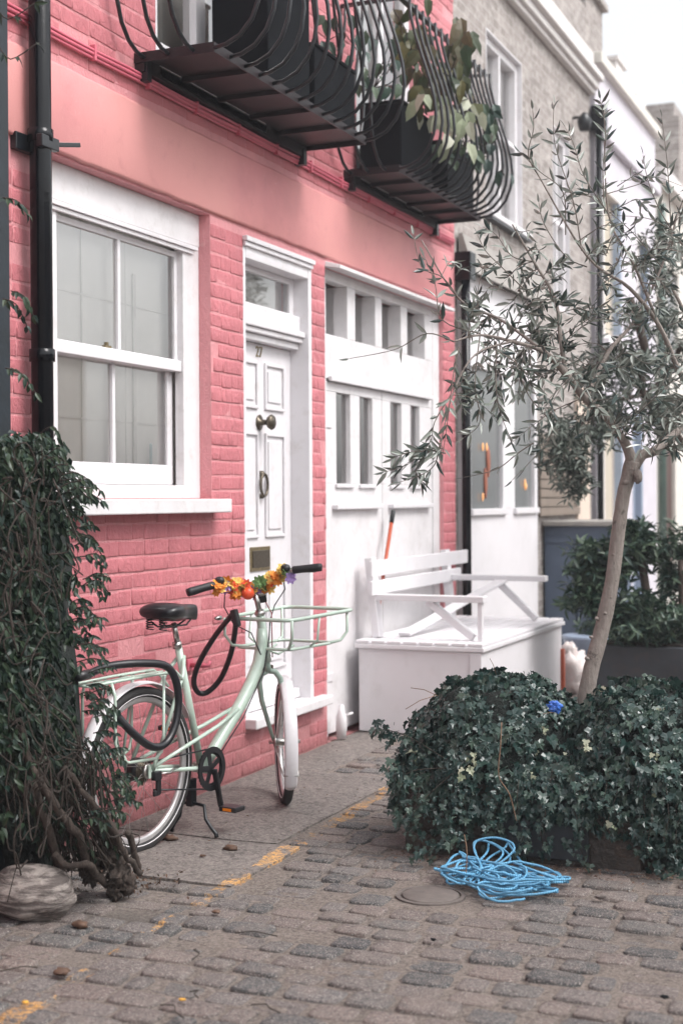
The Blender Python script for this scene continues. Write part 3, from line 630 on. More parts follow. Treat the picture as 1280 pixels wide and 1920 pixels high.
# ------------------------------------------------------------------ BICYCLE
BR = V((.335, 5.096, 0)); Bf = V((.146, .989, 0)).normalized(); Br = V((Bf.y, -Bf.x, 0))
def B(u, l, h): return BR+Bf*u+Br*l+V((0, 0, h))
bike = thing('bicycle', B(.5, 0, 0), 'mint green city bicycle with white mudguards and front carrier leaning on its stand', 'bicycle')
mint = M['mint']; RADW = .345
A0, A1 = B(.862, 0, .99), B(.968, 0, .60); AX = (A0-A1).normalized(); DEL = math.radians(41)
ROT = Matrix.Rotation(DEL, 3, AX)
def FR(p): return A1+ROT@(p-A1)
def wheel(cn, fwd, side, name='wheel', RADW=.345):
    up = V(side).cross(fwd).normalized(); 
    if up.z < 0: up = -up
    h = MB(True).lathe(cn-side*.055, side, [(0, .012), (.005, .03), (.012, .033), (.014, .018), (.096, .018), (.098, .033), (.106, .03), (.11, .012)], 16)
    wo_ = obj(name, h, M['chrome'], bike)
    ring = lambda r, off=0, n=56: [cn+(fwd*math.cos(2*math.pi*i/n)+up*math.sin(2*math.pi*i/n))*r+side*off for i in range(n)]
    obj('tyre', MB(True).tube(ring(RADW-.023), .0235, 12, True), M['tyre'], wo_)
    rr = MB(True); n = 56; base = len(rr.v)
    prof = [(-.012, RADW-.043), (-.013, RADW-.058), (-.006, RADW-.066), (.006, RADW-.066), (.013, RADW-.058), (.012, RADW-.043)]
    for i in range(n):
        a = 2*math.pi*i/n; d = fwd*math.cos(a)+up*math.sin(a)
        for o_, r_ in prof: rr.v.append(cn+d*r_+side*o_)
    for i in range(n):
        for k in range(5): rr.f.append((base+i*6+k, base+((i+1) % n)*6+k, base+((i+1) % n)*6+k+1, base+i*6+k+1))
    obj('rim', rr, M['alloy_rim'], wo_)
    for q in (-1, 1): obj('sidewall_stripe', MB(True).tube(ring(RADW-.034, .0205*q), .0022, 4, True), M['guard'], wo_)
    for i in range(28):
        a = 2*math.pi*i/28; s_ = (1 if i % 2 else -1); a2 = a+(.55 if (i//2) % 2 else -.55)
        p_ = cn+(fwd*math.cos(a2)+up*math.sin(a2))*.028+side*.042*s_; q_ = cn+(fwd*math.cos(a)+up*math.sin(a))*(RADW-.064)
        obj('spoke', MB(True).tube([p_, q_], .0011, 4, cap=False), M['chrome'], wo_)
    return wo_
RC = B(0, 0, RADW); wheel(RC, Bf, Br)
RF = .298; FC = V((.488, 6.185, RF)); ffw = (ROT@Bf); ffw = V((ffw.x, ffw.y, 0)).normalized(); fsd = V((ffw.y, -ffw.x, 0))
wheel(FC, ffw, fsd, 'wheel', RF)
def guard(cn, fwd, side, a0, a1, r, hw, name, mat=None):
    m = MB(True); n = 30
    for i in range(n+1):
        a = math.radians(a0+(a1-a0)*i/n); d = fwd*math.cos(a)+V((0,0,1))*math.sin(a)
        tp = min(1, (i+.6)/2, (n-i+.6)/2); wv = hw*(tp*.35+.65)
        for k in range(7):
            t = (k/6)*2-1; m.v.append(cn+d*(r+.010*(1-t*t))+side*wv*t)
    for i in range(n):
        for k in range(6): q = i*7+k; m.f.append((q, q+1, q+8, q+7))
    o = obj(name, m, mat or M['guard'], bike); s_ = o.modifiers.new('t', 'SOLIDIFY'); s_.thickness = .0018; return o
guard(RC, Bf, Br, 28, 205, RADW+.012, .03, 'rear_mudguard')
guard(FC, ffw, fsd, 92, 214, RF+.014, .031, 'front_mudguard')
# frame
bb = B(.425, 0, .285); st_t = B(.262, 0, .85); ht_t = B(.889, 0, .925); ht_b = B(.945, 0, .70)
fm = MB(True)
fm.tube([bb, st_t], .0165, 14); fm.tube([ht_t+AX*.0, ht_b], .021, 14)
fm.tube([B(.905, 0, .86), B(.9, 0, .79), B(.875, 0, .70), B(.81, 0, .61), B(.72, 0, .52), B(.6, 0, .42), B(.5, 0, .335), bb], [.024, .027, .029, .03, .03, .029, .028, .027], 16)
fm.tube([B(.92, 0, .80), B(.90, 0, .72), B(.84, 0, .63)], [.018, .022, .018], 12)   # gusset behind the head tube
fm.lathe(bb-Br*.036, Br, [(0, .024), (.072, .024)], 16)
frame = obj('frame', fm, mint, bike, label='mint green step through frame with a thick curved down tube')
sx = B(.02, 0, .345)
for l in (-.062, .062):
    obj('chainstay', MB(True).tube([B(.40, l*.45, .29), B(.3, l*.8, .305), B(.015, l, .345)], [.011, .01, .008], 10), mint, frame)
    obj('seatstay', MB(True).tube([B(.29, l*.2, .79), B(.24, l*.75, .72), B(.015, l, .35)], [.009, .009, .008], 10), mint, frame)
    obj('mixte_stay', MB(True).tube([B(.70, l*.25, .515), B(.5, l*.6, .46), B(.35, l*.75, .43), B(.015, l, .36)], [.009, .009, .009, .008], 10), mint, frame)
    obj('dropout', MB().obox(B(.01, l, .345), Bf*.028, Br*.003, V((0,0,.028))), mint, frame, .002)
obj('seat_clamp', MB(True).lathe(st_t-V((0,0,.022)), (st_t-bb).normalized(), [(0, .02), (.026, .02)], 14), M['chrome'], frame)
obj('head_cup', MB(True).lathe(ht_t, AX, [(0, .024), (.01, .026), (.022, .018)], 16), M['chrome'], frame)
obj('down_tube_lettering', (lambda m: m)(MB().obox(B(.655, .0285, .466), (B(.75, 0, .548)-B(.655, 0, .466)).normalized()*.0, Br*.001, V((0,0,.001)))), M['guard'], frame)
# seat post, saddle
obj('seat_post', MB(True).tube([st_t, B(.235, 0, .935)], .0125, 12), M['chrome'], bike)
sdl = MB(True); n = 22; nr = 12
sec = [(-.145, .045, .0), (-.14, .085, .006), (-.10, .102, .012), (-.05, .098, .01), (0, .07, .004), (.05, .042, .0), (.10, .028, -.002), (.145, .02, -.006), (.155, .010, -.012)]
base = 0
for u, hw, dz in sec:
    for k in range(n):
        a = 2*math.pi*k/n; ca, sa = math.cos(a), math.sin(a); th = .035 if sa > 0 else .05
        if u > .0: th = .03 if sa > 0 else .042
        sdl.v.append(B(.24+u, hw*math.copysign(abs(ca)**.8, ca), .985+dz+th*math.copysign(abs(sa)**.8, sa)*(.95 if u > -.13 else .5)))
for i in range(len(sec)-1):
    for k in range(n): k2 = (k+1) % n; sdl.f.append((i*n+k, i*n+k2, (i+1)*n+k2, (i+1)*n+k))
sdl.f.append(tuple(range(n))[::-1]); sdl.f.append(tuple((len(sec)-1)*n+k for k in range(n)))
sado = obj('saddle', sdl, M['vinyl'], bike, subsurf=1, label='padded black vinyl saddle')
obj('saddle_rails', MB(True).tube([B(.12, .03, .95), B(.16, .025, .925), B(.3, .02, .925), B(.36, .01, .955)], .004, 6).tube([B(.12, -.03, .95), B(.16, -.025, .925), B(.3, -.02, .925), B(.36, -.01, .955)], .004, 6), M['black_iron'], sado)
for l in (-.035, .035): obj('spring', MB(True).tube([B(.12+.016*math.cos(t), l+.016*math.sin(t), .915+t*.0016) for t in [i*.6 for i in range(50)]], .0028, 5), M['black_iron'], sado)
# crankset
cr = B(.425, .052, .285)
ch = MB(True)
nt_ = 44
for i in range(nt_):
    pass
def ring_plate(c_, ax, ri, ro, th, n=44, teeth=0):
    m = MB(); x_ = ax.orthogonal().normalized(); y_ = ax.cross(x_)
    for i in range(n):
        a = 2*math.pi*i/n; d = x_*math.cos(a)+y_*math.sin(a); r_ = ro+(teeth if i % 2 else 0)
        for o_ in (-th, th): m.v += [c_+d*ri+ax*o_, c_+d*r_+ax*o_]
    for i in range(n):
        j = (i+1) % n; a, b = i*4, j*4
        m.f += [(a, b, b+1, a+1), (a+2, a+3, b+3, b+2), (a+1, b+1, b+3, a+3), (a, a+2, b+2, b)]
    return m
cw = ring_plate(cr, Br, .064, .09, .002, 60, .004)
crank = obj('crankset', cw, M['black_plastic'], bike)
sp_ = MB()
for i in range(5):
    a = 2*math.pi*i/5+.5; d = Bf*math.cos(a)+V((0,0,1))*math.sin(a); sp_.bar(cr, cr+d*.07, .026, .005, Br)
obj('spider', sp_, M['black_plastic'], crank, .002)
obj('guard_ring', ring_plate(cr+Br*.008, Br, .072, .097, .0015, 60), M['black_plastic'], crank)
p_end = B(.455, .085, .115); obj('crank_arm', MB().bar(cr+Br*.02+V((0,0,.0)), p_end, .014, .026, Br), M['black_plastic'], crank, .004)
l_end = B(.395, -.085, .455); obj('crank_arm', MB().bar(cr-Br*.125, l_end, .014, .026, Br), M['black_plastic'], crank, .004)
for pe, sg in ((p_end, 1), (l_end, -1)):
    pd = obj('pedal', MB().obox(pe+Br*.058*sg, Bf*.038, Br*.045, V((0,0,.011))), M['black_plastic'], crank, .005)
    obj('reflector', MB().obox(pe+Br*.058*sg-Bf*.0385, Bf*.001, Br*.022, V((0,0,.006))), M['orange_refl'], crank)
    obj('reflector', MB().obox(pe+Br*.058*sg+Bf*.0385, Bf*.001, Br*.022, V((0,0,.006))), M['orange_refl'], crank)
chn = MB(True); rc = B(0, .05, .345)
chn.tube([rc+V((0,0,.036)), cr+V((0,0,.088))-Br*.002], .004, 5); chn.tube([B(.03, .05, .262), cr+V((0,0,-.09))-Br*.002], .004, 5)
chn.tube([cr+(Bf*math.cos(t)+V((0,0,1))*math.sin(t))*.09-Br*.002 for t in [math.pi/2-i*math.pi/14 for i in range(15)]], .004, 5)
obj('chain', chn, M['black_iron'], bike)
sprk = MB(True)
for i, r_ in enumerate((.05, .046, .041, .036, .031, .027)): sprk.lathe(B(0, .022+i*.005, .345), Br, [(0, r_), (.002, r_), (.0021, r_*.7)], 24)
obj('sprocket_cassette', sprk, M['dark_brass'], bike)
dr_ = obj('derailleur', MB().obox(B(.02, .075, .325), Bf*.022, Br*.012, V((0,0,.018))).obox(B(.04, .068, .278), Bf*.014, Br*.006, V((0,0,.035))).obox(B(.03, .066, .25), Bf*.02, Br*.006, V((0,0,.012))), M['black_plastic'], bike, .004)
obj('cable_loop', MB(True).tube([B(.04, .075, .33), B(.1, .085, .325), B(.14, .07, .335), B(.2, .055, .325)], .0035, 6), M['chrome'], dr_)
obj('hub_dynamo', MB(True).lathe(B(0, -.03, .345), Br, [(0, .03), (.004, .05), (.05, .05), (.054, .03)], 18), M['black_plastic'], bike)
# centre stand
ks = MB(True)
ks.tube([B(.36, 0, .27), B(.35, 0, .15)], [.02, .016], 8)
obj('stand_block', MB().obox(B(.352, 0, .19), Bf*.02, Br*.016, V((0,0,.06))), M['black_iron'], bike, .004)
for s_ in (-1, 1): obj('stand_leg', MB(True).tube([B(.35, 0, .145), B(.345, .03+.045*s_-.03*(s_ < 0), .14), B(.335, .02+.07*s_, .085), B(.33, .025+.1*s_, .05), B(.33, .03+.118*s_, .03), B(.33, .03+.122*s_, .014)], [.008, .008, .008, .008, .009, .01], 8), M['black_iron'], bike)
# rear rack
rk = MB(True); rz = .735
for l in (-.06, .06): rk.tube([B(-.36, l*.8, rz), B(-.1, l, rz+.005), B(.17, l, rz+.005), B(.22, l*.9, rz-.03), B(.245, l*.6, rz-.075)], .0065, 8)
for u in (-.36, -.22, -.05, .12): rk.tube([B(u, -.06, rz), B(u, .06, rz)], .0055, 8)
rk.tube([B(-.36, .0, rz), B(.16, 0, rz+.003)], .0045, 8)
rack = obj('rear_rack', rk, mint, bike)
for l in (-.085, .085):
    obj('rack_hoop', MB(True).tube([B(-.25, l*.8, rz), B(-.25, l, rz-.05), B(-.25, l, .50), B(-.225, l, .435), B(-.17, l, .41), B(.0, l, .40), B(.04, l, .42), B(.055, l, .47), B(.06, l, rz)], .0065, 8), mint, rack)
    obj('rack_strut', MB(True).tube([B(.0, l, .40), B(.01, l*.8, .35)], .007, 8), mint, rack)
    obj('rack_strut', MB(True).tube([B(-.02, -abs(l)*.9, .36), B(.06 if l > 0 else -.12, -abs(l)*.9, rz)], .006, 8), M['mint_dark'], rack)
# front assembly
fk = MB(True)
cwn = B(.96, 0, .655)
fk.tube([FR(B(.95, 0, .71)), FR(cwn)], .017, 12)
fork = None
for l in (-.05, .05):
    fk.tube([FR(cwn), FR(B(.965, l*.65, .645)), FR(B(.972, l*1.0, .61)), FR(B(.99, l*1.05, .52)), FC.lerp(FR(B(.985, 0, .54)), .35)+fsd*l*1.05, FC+fsd*l], [.013, .014, .014, .012, .01, .008], 10)
fork = obj('fork', fk, M['mint_dark'], bike)
obj('brake_caliper', MB().obox(FR(B(.995, 0, .665)), V((.0,0,0))+fsd*.03, ffw*.014, V((0,0,.016))), M['dark_brass'], fork, .004)
for s_ in (-1, 1):
    obj('mudguard_stay', MB(True).tube([FC+fsd*.052*s_, FC-ffw*.29+fsd*.034*s_+V((0,0,-.11))], .0026, 6), M['chrome'], fork)
obj('mudguard_stay', MB(True).tube([FC-ffw*.30+fsd*.036*s_+V((0,0,-.108)) for s_ in (-1, 0, 1)], .0028, 6), M['chrome'], fork)
obj('axle_nut', MB(True).lathe(FC-fsd*.075, fsd, [(0, .009), (.15, .009)], 8), M['chrome'], fork)
stem_t = A0+AX*.03
obj('stem', MB(True).tube([ht_t+AX*.01, stem_t], .0125, 12).tube([stem_t-AX*.005, stem_t+(ROT@Bf)*.03+V((0,0,.005))], .016, 12), M['chrome'], bike)
hcn = stem_t+(ROT@Bf)*.035; sr = ROT@Br; fr_ = ROT@Bf
def HB(l, f, u): return hcn+sr*l+fr_*f+AX*u
hb = MB(True).tube([HB(-.30, -.13, .075), HB(-.19, -.085, .085), HB(-.14, -.04, .07), HB(-.09, .0, .03), HB(-.04, .0, 0), HB(.04, 0, 0), HB(.09, .0, .03), HB(.14, -.04, .07), HB(.19, -.085, .085), HB(.30, -.13, .075)], .0115, 12)
bar = obj('handlebar', hb, M['chrome'], bike)
for s_ in (-1, 1):
    obj('grip', MB(True).tube([HB(.185*s_, -.082, .085), HB(.19*s_, -.084, .085), HB(.25*s_, -.108, .08), HB(.298*s_, -.129, .075), HB(.312*s_, -.135, .073)], [.0165, .0185, .018, .0195, .0175], 14), M['rubber'], bar)
    obj('brake_lever', MB(True).tube([HB(.165*s_, -.05, .09), HB(.2*s_, -.045, .075), HB(.29*s_, -.08, .06)], [.01, .007, .006], 8), M['black_plastic'], bar)
    obj('shifter', MB(True).blob(HB(.155*s_, -.06, .1), (.024, .022, .02), 12, 8, .1), M['black_plastic'], bar)
obj('front_bracket', MB().obox(HB(.03, .03, -.01), sr*.022, fr_*.025, AX*.035), M['black_plastic'], bar, .006)
obj('brake_cable', MB(True).tube([HB(-.13, -.0, .07), HB(-.15, .02, -.03), HB(-.12, .03, -.12), B(.86, -.03, .84), B(.865, .02, .74)], .0028, 6), M['black_iron'], bike)
obj('brake_cable', MB(True).tube([HB(.14, 0, .07), HB(.15, .06, -.0), HB(.09, .08, -.07), B(.93, .03, .9), B(.915, .03, .8), B(.87, .032, .66), B(.7, .032, .47), B(.46, .035, .29)], .0028, 6), M['black_iron'], bike)
obj('brake_cable', MB(True).tube([HB(.02, .05, .0), HB(.05, .09, -.04), B(.94, .03, .93), B(.96, .02, .72)], .0028, 6), P('dull red cable', (.25, .03, .03), .5), bike)
# front carrier fixed to the head tube
fc_ = MB(True)
def corner(pts, r=.05):
    out = []; n = len(pts)
    for i, p in enumerate(pts):
        a, b = pts[i-1], pts[(i+1) % n]; p = V(p); d1 = (V(a)-p); d2 = (V(b)-p); r1 = min(r, d1.length*.45); r2 = min(r, d2.length*.45)
        q1 = p+d1.normalized()*r1; q2 = p+d2.normalized()*r2
        for t in (0, .33, .67, 1): out.append(q1*(1-t)**2+p*2*t*(1-t)+q2*t*t)
    return out
tz, lz = .905, .765
top = [B(.86, -.19, tz), B(.86, .19, tz-.0), B(1.42, .2, tz+.015), B(1.42, -.2, tz+.015)]
low = [B(.90, -.15, lz), B(.90, .15, lz), B(1.30, .15, lz), B(1.30, -.15, lz)]
fc_.tube(corner(top, .06), .0095, 10, True)
car = obj('front_carrier', fc_, mint, bike, label='mint tubular front carrier without a basket')
obj('lower_hoop', MB(True).tube(corner(low, .05), .0075, 10, True), mint, car)
for u_, l_, u2, l2 in ((1.1, .195, 1.08, .15), (1.1, -.195, 1.08, -.15)):
    obj('upright', MB(True).tube([B(u_, l_, tz+.005), B(u2, l_, lz+.03), B(u2, l2, lz)], .006, 8), mint, car)
for l_ in (-.19, .19):
    obj('upright', MB(True).tube([B(1.36, l_, tz+.01), B(1.36, l_, lz+.05), B(1.33, l_*.9, lz+.01), B(1.25, l_*.75, lz)], .0075, 8), mint, car)
    obj('upright', MB(True).tube([B(.87, l_, tz), B(.87, l_, lz+.06), B(.89, l_*.85, lz+.01), B(.95, l_*.6, lz)], .0075, 8), mint, car)
obj('mount', MB(True).tube([B(.93, 0, .76), B(.98, .04, .735), B(1.1, .05, lz)], .006, 8).tube([B(.93, 0, .76), B(.98, -.04, .735), B(1.1, -.05, lz)], .006, 8), mint, car)
obj('end_cap', MB(True).lathe(B(.85, -.20, tz), -Bf, [(0, .012), (.02, .011), (.04, .006)], 10), M['chrome'], car)
# --- locks
lk = MB(True)
pts = [B(-.33, .02, .78), B(-.22, .03, .80), B(-.08, .08, .80), B(.04, .12, .775), B(.10, .125, .68), B(.095, .125, .56), B(.03, .125, .47), B(-.06, .12, .46), B(-.17, .11, .53), B(-.24, .06, .63)]
def smooth_path(p, k=5):
    p = [V(q) for q in p]; out = []
    for i in range(len(p)-1):
        a, b, c_, d = p[max(0, i-1)], p[i], p[i+1], p[min(len(p)-1, i+2)]
        for j in range(k):
            t = j/k; out.append(.5*((2*b)+(c_-a)*t+(2*a-5*b+4*c_-d)*t*t+(3*b-a-3*c_+d)*t**3))
    out.append(p[-1]); return out
lock1 = thing('cable_lock', B(0, .1, .46), 'thick black cable lock looped over the rear rack and wheel', 'bike lock')
obj('cable', MB(True).tube(smooth_path(pts), .0165, 12), M['vinyl'], lock1)
obj('lock_barrel', MB(True).tube([B(-.40, .02, .775), B(-.33, .02, .78)], .02, 12), M['black_plastic'], lock1)
lock2 = thing('cable_lock', (.25, 6.1, .55), 'black chain lock tying the bicycle head to the pink wall hook', 'bike lock')
q = [(437,1150,.35),(425,1165,.30),(405,1190,.22),(380,1230,.14),(366,1262,.1),(364,1285,.09),(374,1300,.1),(392,1296,.14),(415,1270,.2),(433,1225,.28),(441,1180,.33),(443,1155,.36)]
obj('cable', MB(True).tube(smooth_path([fac(a, b, c_) for a, b, c_ in q]), .0135, 10), M['vinyl'], lock2)
k0 = fac(438, 1147, .36); obj('lock_body', MB().bar(k0+V((0,0,.01)), k0+V((.02,0,-.07)), .034, .03), M['black_plastic'], lock2, .006)
# --- flower garland
gl_ = thing('flower_garland', HB(0, 0, -.02), 'garland of orange, yellow and purple fabric flowers wound along the handlebar', 'garland')
fcol = {'orange': (.9, .32, .05), 'yellow': (.85, .62, .18), 'red': (.75, .1, .04), 'purple': (.42, .28, .6), 'green': (.14, .25, .08), 'pink': (.6, .15, .3)}
fmats = {k: P('fabric flower '+k, v, .7, .25, 60, .2, 200, .001) for k, v in fcol.items()}
def flower(c_, r_, mat_):
    m = MB(); nrm = V((R.uniform(-.4, 1), R.uniform(-1, -.1), R.uniform(-.2, 1))).normalized(); x_ = nrm.orthogonal().normalized(); y_ = nrm.cross(x_)
    for layer in (0, 1):
        for i in range(7):
            a = 2*math.pi*(i+layer*.5)/7+R.uniform(-.2, .2); d = x_*math.cos(a)+y_*math.sin(a); e = x_*-math.sin(a)+y_*math.cos(a); up_ = nrm*(.35+layer*.5+R.uniform(-.2, .2)); rr = r_*(1-.25*layer)
            m.add([c_, c_+d*rr*.5+e*rr*.32+up_*rr*.2, c_+d*rr*1.0+up_*rr*.5+e*rr*.12, c_+d*rr*.95+up_*rr*.55-e*rr*.12, c_+d*rr*.5-e*rr*.32+up_*rr*.2], [(0,1,2,3,4)])
    obj('flower', m, mat_, gl_)
names = ['orange', 'orange', 'purple', 'orange', 'yellow', 'orange', 'yellow', 'red', 'yellow', 'purple', 'green', 'orange', 'yellow', 'orange', 'orange', 'yellow', 'green', 'purple']
for i in range(80):
    t = -.18+.36*i/79; nm = names[int(i*len(names)/80)] if R.random() < .85 else R.choice(('orange', 'yellow', 'red', 'orange')); uu = .015+.06*min(1, abs(t)/.14)
    flower(HB(t, -.02-.5*max(0, abs(t)-.08)+R.uniform(-.02, .02), uu+R.uniform(-.026, .034)), R.uniform(.02, .034), fmats[nm])
for i in range(16): flower(HB(R.uniform(-.1, .08), -.03+R.uniform(-.02, .02), R.uniform(.0, .045)), R.uniform(.018, .028), fmats[R.choice(('orange', 'yellow', 'orange', 'green', 'orange'))])
obj('ball', MB(True).blob(HB(-.035, -.045, .015), (.03, .03, .03), 18, 12, .0), M['red_ball'], gl_)
# ------------------------------------------------------------------ leaves helpers
def leaf(m, p, d, nrm, L_, W_, fold=.25, droop=.15):
    d = d.normalized(); s_ = d.cross(nrm); s_ = s_.normalized() if s_.length > 1e-5 else d.orthogonal().normalized(); u = s_.cross(d)
    P_ = lambda t, w_, h: p+d*L_*t+s_*W_*w_+u*(h-droop*t*t*L_)
    f_ = fold*W_
    m.add([P_(0,0,0), P_(.3,0,0), P_(.68,0,0), P_(1,0,0), P_(.28,.5,f_), P_(.65,.42,f_), P_(.28,-.5,f_), P_(.65,-.42,f_)],
        [(0,1,4),(1,2,5,4),(2,3,5),(0,6,1),(1,6,7,2),(2,7,3)])
IVY = [(0,0),(-.15,.32),(.18,.5),(.42,.28),(.62,.34),(1.0,0)]
def ivyleaf(m, p, d, nrm, S_):
    d = d.normalized(); s_ = d.cross(nrm); s_ = s_.normalized() if s_.length > 1e-5 else d.orthogonal().normalized(); u = s_.cross(d)
    cp = R.uniform(-.12, .2)
    pts = [(0,0,0), (-.14,.28,cp), (.12,.56,cp), (.34,.27,.04), (.55,.4,cp), (.66,.17,.05), (1.02,0,-.15), (.66,-.17,.05), (.55,-.4,cp), (.34,-.27,.04), (.12,-.56,cp), (-.14,-.28,cp)]
    ctr = len(pts); vs = [p+d*a*S_+s_*b*S_+u*h*S_ for a, b, h in pts]+[p+d*.3*S_]
    m.add(vs, [(ctr, i, (i+1) % ctr) for i in range(ctr)])
def rv(s=1.0): return V((R.gauss(0, s), R.gauss(0, s), R.gauss(0, s)))
# ------------------------------------------------------------------ IVY PLANTER
pl = thing('planter', (1.86, 5.9, 0), 'low dark stone and timber planter under the mound of ivy', 'planter')
pm_ = MB(); pm_.box(1.36, 2.32, 5.52, 5.58, -.02, .3); pm_.box(1.36, 1.42, 5.582, 6.35, -.02, .3); pm_.box(2.27, 2.33, 5.582, 6.35, -.02, .3); pm_.box(1.43, 2.26, 6.29, 6.35, -.02, .3)
planter_mat = P('damp dark stone', (.055, .045, .04), .75, .5, 7, .9, 25, .02, dirt=((.1, .06, .035), .6))
obj('trough', pm_, planter_mat, pl, .012)
for zz in (.02, .1, .18): obj('course', MB().box(1.352, 1.68, 5.505, 5.518, zz, zz+.068), planter_mat, pl, .01)
obj('board', MB().box(1.72, 2.12, 5.5, 5.518, .03, .28), M['slate_box'], pl, .004)
obj('soil', MB().box(1.42, 2.27, 5.58, 6.29, .02, .27), M['soil'], pl)
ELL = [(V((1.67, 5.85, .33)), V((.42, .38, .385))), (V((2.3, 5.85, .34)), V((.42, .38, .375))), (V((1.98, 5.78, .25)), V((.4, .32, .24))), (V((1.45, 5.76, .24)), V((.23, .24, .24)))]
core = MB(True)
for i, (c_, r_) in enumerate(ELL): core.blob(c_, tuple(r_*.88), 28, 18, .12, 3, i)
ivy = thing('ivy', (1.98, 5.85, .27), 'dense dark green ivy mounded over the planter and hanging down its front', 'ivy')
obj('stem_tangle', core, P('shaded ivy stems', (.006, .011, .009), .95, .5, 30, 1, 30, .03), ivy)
li = MB(); lp = MB(); cnt = 0
def ivy_at(p, nrm, s_=1.0, pale=False):
    d = V((nrm.x*.5, nrm.y*.5, -1)).normalized()+rv(.35); nn = (nrm+V((0,0,.35))+rv(.42)).normalized()
    ivyleaf(lp if pale else li, p, d, nn, R.choice((.018, .024, .03, .036, .042, .05))*R.uniform(.85, 1.15)*s_)
while cnt < 8200:
    c_, r_ = R.choices(ELL, (4, 4, 3, 1.8))[0]; d = rv().normalized()
    if d.y > .75: continue
    k = 1+.13*noise.noise(d*3.2+c_*3)+R.uniform(-.07, .035); p = c_+V((d.x*r_.x, d.y*r_.y, d.z*r_.z))*k
    if p.z < .03+.10*abs(noise.noise(V((p.x*5, 0, 1))))+(.15 if 1.75 < p.x < 2.28 else .05)-(.12 if p.x > 2.32 else 0): continue
    if any(((p-c2).x/r2.x)**2+((p-c2).y/r2.y)**2+((p-c2).z/r2.z)**2 < .78 for c2, r2 in ELL if c2 is not c_): continue
    if abs(p.x-1.99) < .1 and abs(p.z-.5) < .07 and p.y < 5.7 and R.random() < .8: continue
    nrm = V((d.x/r_.x, d.y/r_.y, d.z/r_.z)).normalized(); ivy_at(p, nrm, 1, R.random() < .004); cnt += 1
st = MB(True)
for i in range(60):     # hanging trails
    xx = R.uniform(1.2, 2.65); a = V((xx, 5.48+R.uniform(-.05, .06), R.uniform(.25, .4))); Ln = R.uniform(.1, .3); pts = [a+V((R.gauss(0, .012), -.02*math.sin(t*3)+R.gauss(0, .006), -t*Ln)) for t in (0, .25, .5, .75, 1)]
    if pts[-1].z < .03: continue
    st.tube(pts, .0016, 4)
    for p in pts:
        for k in range(3): ivy_at(p+rv(.014), V((0, -1, .3)), .8)
for (px, py, Z, n_) in ((722, 1368, 5.9, 22), (745, 1460, 5.8, 20), (765, 1540, 5.7, 16), (800, 1598, 5.6, 14), (1235, 1600, 5.5, 25), (1262, 1640, 5.45, 22), (845, 1560, 5.6, 24), (975, 1590, 5.6, 24), (1160, 1560, 5.55, 24)):
    c_ = dep(px, py, Z); st.tube(smooth_path([c_, c_.lerp(dep(860, 1440, 5.75), .35)+V((0, 0, .02)), dep(860, 1440, 5.75)]), .002, 4) if px < 800 else None
    if px < 800:
        for k in range(n_): ivy_at(c_.lerp(dep(860, 1440, 5.75), R.uniform(.05, .5))+rv(.022), V((-.3, -1, .4)), .9)
    for k in range(n_): ivy_at(c_+rv(.03), V((-.3, -1, .4)), .8)
for (px, py) in ((880, 1430), (875, 1440), (890, 1425), (862, 1448), (1000, 1450), (1230, 1418), (1100, 1395), (1150, 1550), (1020, 1370)):
    for k in range(3): ivy_at(dep(px+R.uniform(-8, 8), py+R.uniform(-8, 8), 5.43), V((0, -1, .5)), .62, True)
obj('leaves', li, M['ivy'], ivy); obj('pale_leaves', lp, M['ivy_pale'], ivy, label='pale variegated ivy leaves'); obj('trailing_stems', st, M['vine_stem'], ivy)
sk_ = MB(True)
sk_.tube(smooth_path([dep(940, 1355, 5.45), dep(938, 1400, 5.42), dep(935, 1455, 5.41), dep(955, 1490, 5.41), dep(968, 1540, 5.42)]), .0022, 5)
obj('dry_stalk', sk_, M['straw'], ivy); sk_ = MB(True); sk_.tube(smooth_path([dep(870, 1565, 5.4), dep(875, 1600, 5.38), dep(872, 1665, 5.36)]), .0022, 5)
obj('dry_stalk', sk_, M['straw'], ivy)
for (px, py, qx, qy) in ((815, 1305, 760, 1330), (770, 1290, 820, 1305), (930, 1265, 918, 1235), (1000, 1350, 1040, 1335)): obj('dry_stalk', MB(True).tube([dep(px, py, 5.8), dep((px+qx)/2, (py+qy)/2-4, 5.78), dep(qx, qy, 5.76)], .0015, 4), M['straw'], ivy)
bc = dep(1040, 1325, 5.55); cr_ = MB(); cr_.blob(bc, (.03, .024, .02), 12, 8, .35, 4, 3)
obj('plastic_wrapper', cr_, M['blue_plastic'], None, label='crumpled bright blue plastic wrapper lying in the ivy by the tree trunk', cat='litter')
